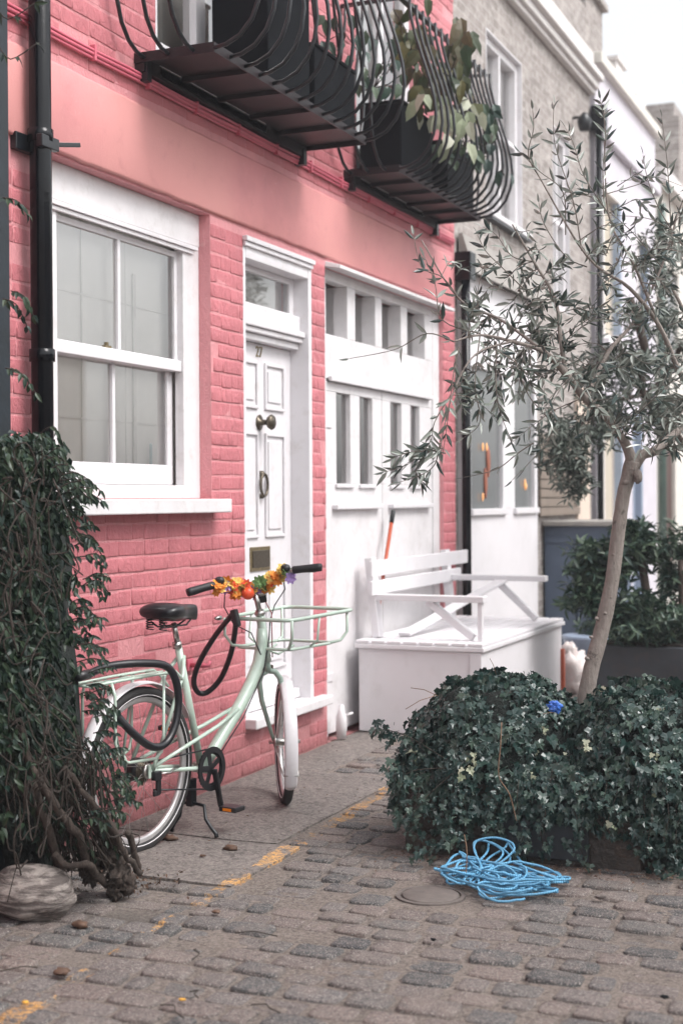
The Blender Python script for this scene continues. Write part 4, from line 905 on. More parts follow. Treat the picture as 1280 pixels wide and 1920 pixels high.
# ------------------------------------------------------------------ ROPE
rp = []
def loop(cx, cy, rx, ry, a0, a1, z0, z1, rot=0, n_=18):
    for i in range(n_+1):
        t = i/n_; a = math.radians(a0+(a1-a0)*t); xx = rx*math.cos(a); yy = ry*math.sin(a)
        xr = xx*math.cos(rot)-yy*math.sin(rot); yr = xx*math.sin(rot)+yy*math.cos(rot); rp.append(V((cx+xr, cy+yr, max(.012, z0+(z1-z0)*t+.012*math.sin(a*2+cx*40)))))
loop(1.67, 5.22, .05, .1, 180, 400, .014, .05, .5)
for i in range(13):
    loop(1.92+R.uniform(-.08, .07), 5.12+R.uniform(-.08, .07), R.uniform(.07, .2), R.uniform(.06, .17), R.uniform(0, 60), R.uniform(330, 460), .014+i*.003, .018+i*.004, R.uniform(-.6, .6))
for i in range(4):     # looser loops leaning on the planter
    cx, cz, rx, rz_ = R.uniform(1.68, 1.82), R.uniform(.05, .075), R.uniform(.04, .08), R.uniform(.03, .06)
    a0 = R.uniform(200, 260)
    for k in range(17): a = math.radians(a0+k*22); rp.append(V((cx+rx*math.cos(a)+.03*math.sin(2*a+i), 5.32+.07*math.sin(a)+.02*i, max(.012, cz+rz_*math.sin(a)))))
for i in range(7): loop(1.78+R.uniform(-.1, .12), 5.16+R.uniform(-.06, .06), R.uniform(.04, .15), R.uniform(.05, .12), R.uniform(0, 90), R.uniform(300, 460), .03+i*.006, .035+i*.006, R.uniform(-.8, .8))
loop(1.93, 4.98, .1, .06, 100, 330, .05, .014)
rpp = [rp[0]]
for p in rp[1:]:
    if (p-rpp[-1]).length > .012: rpp.append(p+rv(.0012))
obj('rope', MB(True).tube(smooth_path(rpp, 3), .0047, 7), M['rope_blue'], None, label='loose tangled coil of bright blue rope on the cobbles before the planter', cat='rope')
# ------------------------------------------------------------------ manhole, rock
mh = thing('manhole_cover', (1.66, 4.93, 0), 'small round dusty iron manhole cover set in the cobbles', 'manhole cover')
iron = P('dusty cast iron', (.13, .11, .1), .8, .25, 20, .6, 60, .004)
obj('cover', MB(True).lathe((1.665, 4.93, -.01), (0,0,1), [(0, .105), (.016, .105), (.019, .1), (.0195, .03)], 40), iron, mh)
obj('rim', ring_plate(V((1.665, 4.93, .0)), V((0,0,1)), .112, .128, .006, 48), iron, mh)
rcx = dep(52, 1655, 4.98); rk_ = MB(True).blob((rcx.x, rcx.y+.02, .085), (.165, .13, .098), 44, 28, .06, 2.0, 5, flatz=-.004)
obj('rock', rk_, M['rock'], None, label='pale layered boulder at the foot of the climber', cat='rock', subsurf=1)
# ------------------------------------------------------------------ CLIMBER
cl = thing('climbing_jasmine', (.2, 4.55, 0), 'dark evergreen climber with gnarled stems covering the left corner', 'climber')
prof = [(800, 20), (830, 112), (850, 110), (900, 125), (930, 150), (990, 150), (1030, 165), (1090, 175), (1150, 150), (1200, 165), (1260, 175), (1330, 180), (1390, 185), (1430, 220), (1500, 225), (1540, 170), (1570, 90), (1600, 40)]
def xr_(y_):
    for (a, b), (c_, d) in zip(prof, prof[1:]):
        if a <= y_ <= c_: return b+(d-b)*(y_-a)/(c_-a)
    return 0
lv = MB(); stm = MB(True); cnt = 0
def vleaf(m, p, s_=1.0, dir_=None):
    d = (dir_ or V((R.uniform(-.2, .6), R.uniform(-.6, .6), -.7)))+rv(.35); leaf(m, p, d, (V((.5, -.6, .6))+rv(.5)), R.uniform(.03, .052)*s_, R.uniform(.013, .021)*s_, .2, .25)
while cnt < 7600:
    py = R.triangular(790, 1590, 1250) if R.random() < .3 else R.uniform(815, 1590); xm = xr_(py); px = R.uniform(-160, xm+22*noise.noise(V((py*.03, 0, 0)))+14*noise.noise(V((py*.1, 5, 0))))+R.gauss(0, 8); Z = R.uniform(4.55, 5.15) if py > 1000 else R.uniform(4.75, 5.2)
    p = dep(px, py, Z)
    if p.x < .05 or p.x > .52 or p.z < .02: continue
    dn = noise.noise(V((px*.02, py*.02, Z*4)))
    if dn < -.28 and R.random() < .75: continue
    if py > 1470 and R.random() < .45+(.35 if px < 150 else 0): continue
    if py > 1560 and px < 160: continue
    for k in range(2): vleaf(lv, p+rv(.012), 1.0)
    cnt += 1
# sprays of pinnate leaves beyond the outline
def spray(pts, n_=9, s_=1.0, m=lv, r_=.0022):
    pp = smooth_path(pts, 4); stm.tube(pp, r_, 4)
    for i in range(n_):
        p = pp[int((i+1)/n_*(len(pp)-1))]; q_ = pp[max(0, int((i+1)/n_*(len(pp)-1))-1)]; t = (p-q_).normalized() if (p-q_).length > 1e-6 else V((1,0,0))
        for sg in (-1, 1): leaf(m, p, t*.5+V((0,0,1)).cross(t)*sg*.6+V((0,0,-.5))+rv(.2), V((.4,-.6,.6))+rv(.3), R.uniform(.028, .046)*s_, .015*s_, .2, .3)
for (a, b, c_) in (((20, 545), (45, 555), (62, 590)), ((5, 560), (30, 570), (50, 610)), ((10, 690), (40, 700), (66, 735)), ((0, 370), (30, 375), (50, 400)), ((60, 830), (95, 800), (118, 835)), ((80, 860), (108, 840), (124, 862)), ((130, 905), (160, 898), (186, 918)), ((120, 925), (160, 922), (190, 938)), ((150, 1000), (172, 1010), (190, 1040))):
    spray([dep(a[0], a[1], 4.95), dep(b[0], b[1], 4.92), dep(c_[0], c_[1], 4.95)], 6)
for i in range(75):
    y_ = R.uniform(860, 1540); x_ = xr_(y_)-R.uniform(5, 30); g_ = R.uniform(22, 52); Z_ = R.uniform(4.8, 5.05); dn_ = R.uniform(-14, 24)
    spray([dep(x_, y_, Z_), dep(x_+g_*.55, y_+dn_*.3-6, Z_), dep(x_+g_, y_+dn_, Z_-.02)], 5, .85)
for i in range(85):
    y_ = R.uniform(1390, 1590); x_ = R.uniform(60, 225); Z_ = R.uniform(5.05, 5.2)
    spray([dep(x_-20, y_-25, Z_), dep(x_, y_-8, Z_), dep(x_+12, y_+26, Z_)], 6, .8)
for (x_, y_) in ((10, 120), (5, 45)): spray([dep(x_-15, y_-40, 4.9), dep(x_+10, y_-10, 4.9), dep(x_+60, y_-40, 4.9)], 3)
for i in range(90):
    a = dep(R.uniform(-60, 110), R.uniform(830, 1500), R.uniform(4.6, 4.9)); pts = [a]
    for k in range(5): pts.append(pts[-1]+V((R.gauss(.01, .03), R.gauss(0, .04), R.gauss(-.04, .06))))
    stm.tube(smooth_path(pts, 4), R.uniform(.0015, .0035), 4)
for i in range(75):       # bare tangled stems near the ground
    a = dep(R.uniform(20, 190), R.uniform(1380, 1480), R.uniform(4.9, 5.2)); e = dep(R.uniform(100, 235), R.uniform(1590, 1650), R.uniform(5.1, 5.3)); e.z = max(.01, e.z)
    m_ = (a+e)/2+rv(.05); m2 = a*.3+e*.7+rv(.04); stm.tube(smooth_path([a, m_, m2, e], 5), R.uniform(.0015, .0042), 5)
obj('leaves', lv, M['vine'], cl); obj('stems', stm, M['vine_stem'], cl)
tk = MB(True)
for pts, r_ in (([(120, 1440, 4.95), (160, 1490, 4.98), (200, 1540, 5.05), (235, 1600, 5.15), (262, 1640, 5.25)], .011), ([(60, 1440, 4.9), (110, 1520, 4.95), (150, 1570, 5.0), (165, 1620, 5.1), (200, 1660, 5.2)], .014),
    ([(195, 1530, 5.1), (215, 1570, 5.15), (225, 1620, 5.25), (228, 1680, 5.3)], .02), ([(100, 1600, 5.0), (130, 1625, 4.98), (165, 1620, 5.0), (180, 1640, 5.1)], .013), ([(240, 1560, 5.2), (252, 1600, 5.25), (262, 1640, 5.3)], .014), ([(30, 1350, 4.9), (60, 1450, 4.95), (90, 1560, 5.0), (120, 1650, 5.1)], .014)):
    pp = smooth_path([dep(*q_) for q_ in pts], 5); tk.tube([p+rv(.003) for p in pp], [r_*(1+.25*noise.noise(p*25)) for p in pp], 9)
for k, (px, py, s_) in enumerate(((222, 1640, .05), (205, 1600, .05), (238, 1655, .04), (170, 1630, .05), (215, 1670, .035))):
    p = dep(px, py, 5.2); tk.blob(p, (s_*.75, s_*.75, s_*1.0), 24, 18, .5, 4.5, k)
obj('gnarled_trunk', tk, M['dark_bark'], cl, label='gnarled brown woody base of the climber')
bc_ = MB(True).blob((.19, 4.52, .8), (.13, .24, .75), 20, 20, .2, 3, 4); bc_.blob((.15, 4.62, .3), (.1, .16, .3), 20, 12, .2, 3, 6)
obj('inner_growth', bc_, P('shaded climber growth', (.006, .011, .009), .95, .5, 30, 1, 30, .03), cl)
# ------------------------------------------------------------------ OLIVE TREE
ol = thing('olive_tree', dep(1098, 1300, 6.05).to_tuple()[:2]+(.27,), 'young olive tree with bare grey trunk growing out of the ivy planter', 'olive tree')
trunk_pts = [(1092, 1340, 6.03, .035), (1108, 1255, 6.03, .034), (1128, 1180, 6.03, .033), (1147, 1090, 6.02, .031), (1157, 1010, 6.02, .030), (1168, 930, 6.02, .029), (1176, 900, 6.02, .031), (1186, 865, 6.02, .034)]
tm = MB(True)
def limb(pts, m, n_=12, k=5):
    pp = smooth_path([dep(a, b, c_) for a, b, c_, _ in pts], k); rr = []
    for i in range(len(pp)):
        t = i/k; j = min(len(pts)-2, int(t)); f_ = t-j; rr.append((pts[j][3]*(1-f_)+pts[j+1][3]*f_)*(1+.14*noise.noise(pp[i]*22)))
    m.tube(pp, rr, n_); return pp
limb(trunk_pts, tm, 16)
kb = dep(1195, 893, 5.98); tm.blob(kb, (.02, .02, .03), 12, 8, .2)
for k_, (a_k, b_k, s_k) in enumerate(((1100, 1235, .008), (1118, 1160, .007), (1150, 1040, .006), (1134, 1150, .006), (1172, 905, .012), (1183, 880, .01), (1108, 1195, .007), (1145, 1120, .005))): tm.blob(dep(a_k, b_k, 5.995), (s_k*1.3, s_k, s_k), 10, 6, .3, 3, k_)
obj('trunk', tm, M['bark'], ol)
lm = MB(True); SK = []
for pts in ([(1186, 872, 6.02, .03), (1178, 845, 6.0, .022), (1165, 820, 5.98, .02), (1135, 780, 5.95, .018), (1095, 745, 5.9, .017), (1060, 700, 5.86, .015), (1020, 660, 5.82, .010), (960, 640, 5.75, .007), (900, 628, 5.7, .005), (850, 640, 5.6, .003)],
    [(1188, 872, 6.02, .03), (1205, 852, 6.02, .022), (1228, 845, 6.03, .019), (1262, 815, 6.1, .017), (1310, 770, 6.15, .015), (1330, 700, 6.2, .013), (1300, 620, 6.2, .01), (1260, 540, 6.15, .006)],
    [(1310, 770, 6.15, .012), (1270, 690, 6.1, .011), (1235, 610, 6.05, .010), (1180, 540, 6.0, .008), (1100, 480, 5.95, .005), (1010, 330, 5.9, .003)],
    [(1060, 700, 5.86, .011), (1050, 630, 5.9, .009), (1040, 560, 5.95, .007), (1000, 490, 5.95, .005), (960, 420, 5.9, .003)],
    [(1235, 610, 6.05, .007), (1190, 500, 6.0, .006), (1140, 400, 5.98, .004), (1133, 200, 5.95, .002)],
    [(1100, 745, 5.9, .01), (1140, 660, 6.1, .009), (1190, 600, 6.2, .007), (1240, 500, 6.3, .005), (1270, 400, 6.3, .003)],
    [(960, 640, 5.75, .005), (890, 665, 5.6, .0035), (848, 740, 5.55, .003), (825, 840, 5.5, .002)],
    [(1020, 660, 5.82, .008), (940, 600, 5.9, .006), (860, 560, 5.9, .004), (790, 450, 5.9, .0025)]):
    SK += limb(pts, lm, 8)[2:]
obj('limbs', lm, M['bark'], ol)
tw = MB(True); ov = MB()
def twig(pts, n_leaf, s_=1.0, r0_=.0022, start=.15):
    pp = smooth_path(pts, 5); tw.tube(pp, [r0_*(1-.65*i/len(pp)) for i in range(len(pp))], 4, cap=False)
    for i in range(n_leaf):
        t = start+(1-start)*(i+R.random()*.5)/n_leaf; j = min(len(pp)-1, int(t*(len(pp)-1))); p = pp[j]; tg = (pp[min(len(pp)-1, j+1)]-pp[max(0, j-1)]).normalized()
        ax_ = tg.orthogonal().normalized(); rot_ = Matrix.Rotation(i*1.57+R.uniform(-.5, .5), 3, tg)@ax_
        for sg in (-1, 1):
            if R.random() < .12: continue
            d = tg*R.uniform(.5, 1.1)+rot_*sg*.8+V((0,0,-.12)); leaf(ov, p, d, rot_.cross(tg)+rv(.4), R.uniform(.045, .078)*s_, R.uniform(.012, .0175)*s_, .25, R.uniform(-.1, .25))
    leaf(ov, pp[-1], (pp[-1]-pp[-2]), rv(), .045*s_, .011*s_, .2, .1)
def grow(px, py, Z, n_leaf=9, curl=None):
    tip = dep(px, py, Z); best = min(SK, key=lambda q_: (q_-tip).length); Ln = (tip-best).length
    if Ln > .38:
        best = best.lerp(tip, R.uniform(.25, .5))+rv(.03); Ln = (tip-best).length
    m1 = best.lerp(tip, .4)+V((0,0,Ln*.12))+rv(Ln*.08); m2 = best.lerp(tip, .75)+V((0,0,Ln*.08))+rv(Ln*.06)
    twig([best, m1, m2, tip], n_leaf)
# dense core, then looser outer sprays
regs = [((860, 1020, 560, 800), 46), ((1000, 1300, 540, 740), 64), ((1180, 1330, 620, 880), 28), ((1000, 1300, 400, 560), 34), ((860, 1010, 480, 600), 12), ((1080, 1300, 740, 860), 9), ((1180, 1320, 300, 480), 9), ((960, 1100, 760, 860), 4)]
for (xa, xb, ya_, yb_), n_ in regs:
    for i in range(int(n_*.8)): grow(R.uniform(xa, xb), R.uniform(ya_, yb_), R.uniform(5.55, 6.5), R.randint(5, 9))
hand = [([(850, 640, 5.6), (800, 625, 5.6), (740, 655, 5.6), (655, 672, 5.62)], 4), ([(900, 625, 5.7), (830, 600, 5.65), (815, 530, 5.7), (795, 480, 5.72)], 8), ([(860, 560, 5.8), (830, 520, 5.8), (790, 500, 5.8), (775, 440, 5.8)], 7),
    ([(860, 650, 5.6), (850, 700, 5.55), (840, 780, 5.5), (830, 850, 5.5)], 9), ([(845, 740, 5.55), (815, 790, 5.5), (805, 830, 5.5), (765, 870, 5.5), (720, 885, 5.5)], 14), ([(830, 840, 5.5), (800, 850, 5.5), (780, 880, 5.5), (790, 905, 5.5)], 12), ([(835, 850, 5.5), (805, 845, 5.5), (760, 850, 5.5), (735, 860, 5.5)], 12),
    ([(825, 830, 5.5), (815, 870, 5.5), (790, 890, 5.5), (745, 905, 5.5)], 10), ([(900, 625, 5.7), (890, 720, 5.6), (900, 790, 5.6), (870, 820, 5.6)], 11), ([(930, 640, 5.7), (930, 730, 5.6), (940, 780, 5.6), (960, 830, 5.6)], 12), ([(960, 660, 5.7), (990, 740, 5.7), (1030, 790, 5.7), (1025, 830, 5.7), (960, 900, 5.7)], 8), ([(1000, 830, 5.7), (970, 850, 5.7), (930, 880, 5.7), (870, 895, 5.7)], 4),
    ([(1010, 330, 5.9), (990, 290, 5.9), (1000, 240, 5.9), (998, 205, 5.9)], 6), ([(1060, 440, 5.95), (1055, 360, 5.92), (1010, 320, 5.9), (975, 285, 5.9)], 10), ([(1090, 470, 5.95), (1075, 380, 5.9), (1040, 270, 5.9), (1038, 195, 5.9)], 12), ([(1133, 400, 5.95), (1130, 320, 5.95), (1135, 250, 5.9), (1125, 185, 5.9)], 18), ([(1140, 400, 5.95), (1095, 330, 5.9), (1075, 270, 5.9), (1060, 240, 5.9)], 10),
    ([(1240, 500, 6.2), (1180, 430, 6.1), (1120, 380, 6.1), (1085, 350, 6.1)], 9), ([(1260, 480, 6.2), (1255, 380, 6.2), (1250, 300, 6.2), (1240, 220, 6.2)], 10), ([(1280, 460, 6.2), (1240, 400, 6.2), (1215, 340, 6.2), (1205, 290, 6.2)], 8), ([(1100, 500, 6), (1060, 480, 6), (1020, 420, 6), (1010, 380, 6)], 9), ([(1000, 490, 5.95), (960, 480, 5.9), (930, 440, 5.9), (905, 425, 5.9)], 9), ([(980, 540, 5.9), (940, 500, 5.9), (910, 470, 5.9), (895, 440, 5.9)], 7),
    ([(1270, 690, 6.1), (1290, 740, 6), (1270, 790, 5.95), (1262, 850, 5.95)], 8), ([(1165, 820, 5.98), (1150, 800, 5.9), (1165, 770, 5.85), (1190, 740, 5.8)], 9), ([(1135, 780, 5.95), (1110, 760, 5.85), (1090, 780, 5.8), (1075, 800, 5.8)], 8), ([(1165, 815, 5.98), (1175, 790, 5.85), (1200, 770, 5.8), (1205, 810, 5.8)], 7)]
for pts, n_ in hand: twig([dep(*q_) for q_ in pts], n_, 1.0, .003, .1)
obj('twigs', tw, M['twig'], ol); obj('leaves', ov, M['olive'], ol)
# ------------------------------------------------------------------ GREY HOUSE
gh = thing('brick_house', (0, 12.6, 0), 'grey brick mews house with white cornice and white shopfront beside the pink house', 'house')
GO = [(11.22, 12.3, 3.82, 5.32), (13.4, 14.05, 3.3, 5.05)]
obj('wall', wall_grid(HY1+.005, 15.0, -.05, 6.62, GO, -.02), M['grey_brick'], gh)
obj('cornice', MB().box(-.02, .14, HY1+.01, 14.98, 5.86, 5.93).box(-.02, .09, HY1+.01, 14.98, 5.78, 5.858).box(-.02, .05, HY1+.01, 14.98, 5.73, 5.778), M['stone_white'], gh, .01)
obj('frieze', MB().box(-.019, .03, HY1+.01, 14.98, 5.932, 6.18), M['stone_white'], gh, .01)
obj('lead_strip', MB().box(-.018, .1, HY1+.01, 14.98, 5.932, 5.945), M['lead'], gh)
for i, (a, b, c0, c1) in enumerate(GO):
    w_ = obj('window', MB().box(-.15, -.06, a, a+.06, c0, c1).box(-.15, -.06, b-.06, b, c0, c1).box(-.15, -.062, a+.06, b-.06, c1-.08, c1).box(-.15, -.062, a+.06, b-.06, c0, c0+.06).box(-.15, -.062, (a+b)/2-.02, (a+b)/2+.02, c0+.06, c1-.08).box(-.145, -.065, a+.06, b-.06, (c0+c1)/2-.02, (c0+c1)/2+.02), WH, gh, .004)
    obj('reveal', MB().box(-.06, -.015, a-.0, a+.012, c0, c1).box(-.06, -.015, b-.012, b, c0, c1).box(-.06, -.015, a+.012, b-.012, c1-.012, c1), WH, w_)
    obj('pane', MB().add([(-.12, a, c0), (-.12, b, c0), (-.12, b, c1), (-.12, a, c1)], [(0,1,2,3)]), GL, w_)
    obj('net_curtain', MB().add([(-.18, a-.1, c0-.1), (-.18, b+.1, c0-.1), (-.18, b+.1, c1+.1), (-.18, a-.1, c1+.1)], [(0,1,2,3)]), M['curtain'], w_)
    if i == 0: obj('window_sill', MB().box(-.06, .05, a-.05, b+.1, c0-.05, c0-.003), WH, w_, .005); obj('sill_flashing', MB().box(-.02, .045, a-.05, b+.1, c0-.075, c0-.052), M['lead'], w_)
# shopfront
sf = MB(); a, b = 10.42, 12.6
sf.box(-.018, .03, a, b, .02, 1.38); sf.box(-.018, .03, a, a+.2, 1.38, 3.22); sf.box(-.018, .03, b-.09, b, 1.38, 3.22); sf.box(-.018, .03, a+.2, b-.09, 2.5, 3.22); sf.box(-.018, .03, 11.5, 11.85, 1.38, 2.5)
shop = obj('shopfront', sf, M['white_plain'], gh, .005, label='white timber shopfront with two tall panes')
obj('fascia_shelf', MB().add([(0, a, 3.24), (.12, a, 3.2), (.12, b+.1, 3.2), (0, b+.1, 3.24), (0, a, 3.5), (.03, a, 3.5), (.03, b+.1, 3.5), (0, b+.1, 3.5)], [(0,3,2,1),(4,5,6,7),(0,1,5,4),(1,2,6,5),(2,3,7,6),(3,0,4,7)]), P('dusty grey fascia', (.3, .28, .26), .7), shop)
for q0, q1 in ((a+.2, 11.5), (11.85, b-.09)):
    obj('pane', MB().add([(-.005, q0, 1.38), (-.005, q1, 1.38), (-.005, q1, 2.5), (-.005, q0, 2.5)], [(0,1,2,3)]), glassy('shop glass', (.16, .17, .17)), shop)
    obj('sill', MB().box(.031, .06, q0-.05, q1+.05, 1.33, 1.38), WH, shop, .004)
lampm = NT('warm bulb'); lampm.base((1, .5, .2)); lampm.set(Emission_Color=(1, .42, .15, 1), Emission_Strength=.22)
for (px, py, w2, h2) in ((915, 865, .05, .12), (910, 905, .04, .12), (985, 912, .02, .03)):
    p = fac(px, py, .001); obj('lit_shade', MB(True).blob(p, (.012, w2, h2), 12, 8, .2), P('terracotta shade', (.3, .1, .06), .6) if w2 > .03 else lampm.m, shop)
for (px, py) in ((905, 838), (912, 838), (905, 932), (984, 905)):
    p = fac(px, py, .012); obj('bulb', MB(True).blob(p, (.008, .012, .035), 8, 6, 0), lampm.m, shop)
dpn = thing('drainpipe', (.06, 10.37, 0), 'black downpipe between the pink house and the grey brick house', 'drainpipe')
obj('pipe', MB(True).tube([(.07, 10.37, .02), (.07, 10.37, 3.3)], .035, 12), M['black_pipe'], dpn); obj('hopper', MB().box(.0, .13, 10.31, 10.45, 3.12, 3.34), M['black_pipe'], dpn, .01)
dp3 = thing('drainpipe', (.06, 15.02, 0), 'black downpipe at the far end of the grey brick house', 'drainpipe')
obj('pipe', MB(True).tube([(.07, 15.02, .02), (.07, 15.02, 5.35)], .035, 10), M['black_pipe'], dp3); obj('hopper', MB().box(0, .15, 14.93, 15.1, 5.35, 5.62), M['black_pipe'], dp3, .01)
lt = thing('wall_lamp', (.1, 14.4, 5.4), 'black bracket lamp high on the grey brick house', 'lamp')
lpn = fac(1095, 222, .1); obj('lamp_head', MB(True).lathe(lpn-V((0,0,.12)), (0,0,1), [(0, .05), (.1, .075), (.16, .04), (.18, .02)], 12), M['black_iron'], lt); obj('arm', MB(True).tube([(-.02, lpn.y, lpn.z+.02), (lpn.x, lpn.y, lpn.z+.02)], .015, 6), M['black_iron'], lt)
# roof level pieces
obj('parapet_chimney', MB().box(-.7, -.1, 15.2, 16.0, 6.3, 6.95).box(-.76, -.04, 15.14, 16.06, 6.951, 7.03), M['grey_brick'], gh, .01)
# ------------------------------------------------------------------ LILAC HOUSE and CREAM HOUSE
lh = thing('rendered_house', (0, 16.8, 0), 'pale lilac rendered house with blue painted window frames', 'house')
LO = [(15.4, 16.35, 3.2, 4.9), (15.35, 16.4, 1.0, 2.55), (17.0, 17.6, .1, 2.5), (17.3, 18.0, 3.2, 4.7)]
obj('wall', wall_grid(15.06, 18.55, -.05, 6.1, LO, 0.02), M['lilac'], lh)
obj('coping', MB().box(-.3, .1, 15.06, 18.55, 6.1, 6.22), M['cream'], lh, .01); obj('string_course', MB().box(.02, .1, 15.06, 18.55, 5.35, 5.5), M['lilac'], lh, .02)
for i, (a, b, c0, c1) in enumerate(LO):
    blu = M['blue_paint'] if i == 2 else M['stone_white']
    w_ = obj('door' if i == 2 else 'window', MB().box(-.12, .03, a, a+.07, c0, c1).box(-.12, .03, b-.1, b, c0, c1).box(-.12, .028, a+.07, b-.1, c1-.07, c1).box(-.1, -.03, a+.07, b-.1, c0, c0+.1), blu, lh, .004)
    obj('pane', MB().add([(-.08, a, c0), (-.08, b, c0), (-.08, b, c1), (-.08, a, c1)], [(0,1,2,3)]), glassy('pale lit glass', (.75, .66, .52) if i < 2 else (.35, .35, .4)), w_)
    obj('sill', MB().box(.022, .1, a-.05, b+.05, c0-.07, c0), WH, w_, .004)
    if i != 2: obj('stile', MB().box(-.05, .034, b-.103, b-.005, c0+.12, c1-.078), M['blue_paint'], w_)
obj('roof_stack', MB().box(-.6, -.05, 16.5, 16.95, 6.22, 6.55).box(-.64, -.02, 16.46, 17.0, 6.551, 6.6), M['stone_white'], lh, .01); obj('roof_stack', MB().box(-.6, -.05, 17.75, 18.3, 6.22, 6.5), M['stone_white'], lh, .01)
ch_ = thing('rendered_house', (0, 21, 0), 'cream rendered house at the far end of the row with a tall chimney', 'house')
obj('wall', wall_grid(18.6, 30, -.05, 5.55, [(19.4, 20.1, .1, 2.6), (19.5, 20.4, 3.2, 4.6)], 0.0), M['cream'], ch_)
obj('coping', MB().box(-.2, .16, 18.6, 30, 5.55, 5.75), M['stone_white'], ch_, .01)
obj('door', MB().box(-.12, -.05, 19.4, 20.1, .1, 2.6), M['brown_dark'], ch_); obj('window', MB().box(-.12, -.05, 19.5, 20.4, 3.2, 4.6), glassy('far glass', (.3, .3, .32)), ch_)
chp = fac(1268, 330, -.6); obj('chimney', MB().box(-1.4, -.5, chp.y-.3, chp.y+1.0, 5.5, fac(1262, 205, -.6).z-.1).box(-1.3, -.6, chp.y-.2, chp.y+.9, fac(1262, 205, -.6).z-.1, fac(1262, 205, -.6).z+.15), M['grey_brick'], ch_, .01)
gp = fac(1242, 900, .06); gpo = thing('drainpipe', (gp.x, gp.y, 0), 'dark green downpipe on the far houses', 'drainpipe'); obj('pipe', MB(True).tube([(gp.x, gp.y, .02), (gp.x, gp.y, 5.3)], .05, 8), M['green_paint'], gpo)
# ------------------------------------------------------------------ back yard clutter: bin store, tubs, shrubs
bs = thing('bin_store', (.15, 13.2, 0), 'slate blue timber bin store with a weathered grey top', 'bin store')
obj('cabinet', MB().box(.0, .62, 12.95, 13.9, .01, 1.2), M['shed_blue'], bs, .006); obj('lid', MB().box(-.0, .68, 12.88, 13.95, 1.205, 1.25), M['shed_roof'], bs, .006)
obj('rail', MB().box(.002, .6, 12.935, 12.949, 1.05, 1.1), M['shed_blue'], bs, .003); obj('door_seam', MB().box(.3, .308, 12.94, 12.949, .02, 1.04), M['dark_box'], bs)
bw = fac(1045, 900, .03); cw_ = thing('timber_screen', (.03, 13.6, 0), 'brown slatted timber screen fixed above the slate blue bin store', 'screen')
for i in range(9): obj('board', MB().box(.02, .045, 12.66, 14.2, 1.3+i*.085, 1.3+i*.085+.075), P('brown board', (.2, .16, .13), .7) if i == 0 else bpy.data.materials['brown board'], cw_, .004)
obj('frame_post', MB().box(-.01, .02, 14.22, 14.75, .1, 2.6), M['peach'], cw_)
tb_ = thing('planter_trough', (1.6, 9.7, 0), 'big slate grey planter trough full of shrubs behind the olive trunk', 'planter')
obj('trough', MB().box(1.25, 3.1, 9.5, 10.2, .0, .47), M['slate_box'], tb_, .01); obj('soil', MB().box(1.28, 3.07, 9.53, 10.17, .471, .485), M['soil'], tb_)
def shrub(name, label, cat, base, blobs, nl, L_, W_, mat_, stem_pts, sr_=.02, grp=None):
    t_ = thing(name, base, label, cat, grp); m = MB()
    for c_, r_ in stem_pts: obj('stem', MB(True).tube(smooth_path(c_), r_, 8), M['dark_bark'], t_)
    tot = sum(b[3] for b in blobs)
    for (px, py, Z, wt, rx, ry) in blobs:
        for i in range(int(nl*wt/tot)//6):
            d = rv().normalized()*R.uniform(.35, 1.0); c_ = dep(px+d.x*rx, py+d.z*ry, Z+d.y*rx*Z/FPX)
            if c_.z < .02: continue
            ax_ = (rv(.6)+V((0,0,.8))).normalized()
            for k in range(6):
                q_ = Matrix.Rotation(k*1.05+R.random(), 3, ax_)@ax_.orthogonal(); leaf(m, c_+rv(.01), q_+ax_*R.uniform(-.3, .6), ax_, L_*R.uniform(.7, 1.2), W_, .2, .35)
    obj('leaves', m, mat_, t_)
    return t_
T_ = lambda *pts: [dep(*p) for p in pts]
shrub('bush', 'dark leafy bush with a bare stem in the slate planter behind the olive trunk', 'bush', (1.5, 9.8, .48), [(1130, 1050, 9.7, 3, 75, 60), (1190, 1020, 9.8, 2, 60, 50), (1100, 1120, 9.6, 1.2, 45, 50), (1200, 1150, 9.7, 1.5, 60, 50)], 3000, .085, .026, M['shrub'], [(T_((1160, 1210, 9.7), (1155, 1140, 9.7), (1140, 1060, 9.7)), .025), (T_((1200, 1210, 9.75), (1212, 1130, 9.75), (1200, 1040, 9.8)), .03)])
shrub('bush', 'bush spilling over the right end of the slate planter at the picture edge', 'bush', (1.9, 9.8, .48), [(1270, 1060, 9.8, 2, 45, 90), (1260, 1170, 9.6, 2.5, 80, 40), (1190, 1185, 9.55, 1.2, 60, 25)], 2600, .07, .02, M['shrub'], [(T_((1280, 1210, 9.7), (1275, 1050, 9.7)), .02)])
shrub('olive_tree', 'blurred second olive tree growing behind the first one', 'olive tree', (1.9, 10, .48), [(1060, 840, 9.5, 2.6, 65, 75), (1075, 900, 9.5, 1, 40, 40), (1150, 700, 9.9, 2.4, 90, 80), (1230, 640, 10.2, 3, 90, 110), (1130, 790, 9.7, 1.8, 60, 60), (1250, 780, 10, 1.4, 60, 50), (1240, 480, 10.2, 1.2, 60, 60)], 5200, .07, .016, M['olive_far'],
    [(T_((1330, 1210, 10), (1330, 1000, 10.0), (1290, 850, 10), (1205, 740, 10), (1210, 660, 10), (1180, 560, 10)), .03), (T_((1205, 740, 10), (1130, 760, 9.8), (1060, 820, 9.6)), .015), (T_((1210, 740, 10), (1250, 700, 10.1), (1280, 640, 10.1)), .02)])
shrub('bush', 'low evergreen bush spilling over the ground beside the slate blue bin store', 'bush', (.9, 11.5, 0), [(1120, 1180, 11.3, 1, 40, 30)], 500, .07, .022, M['shrub'], [])
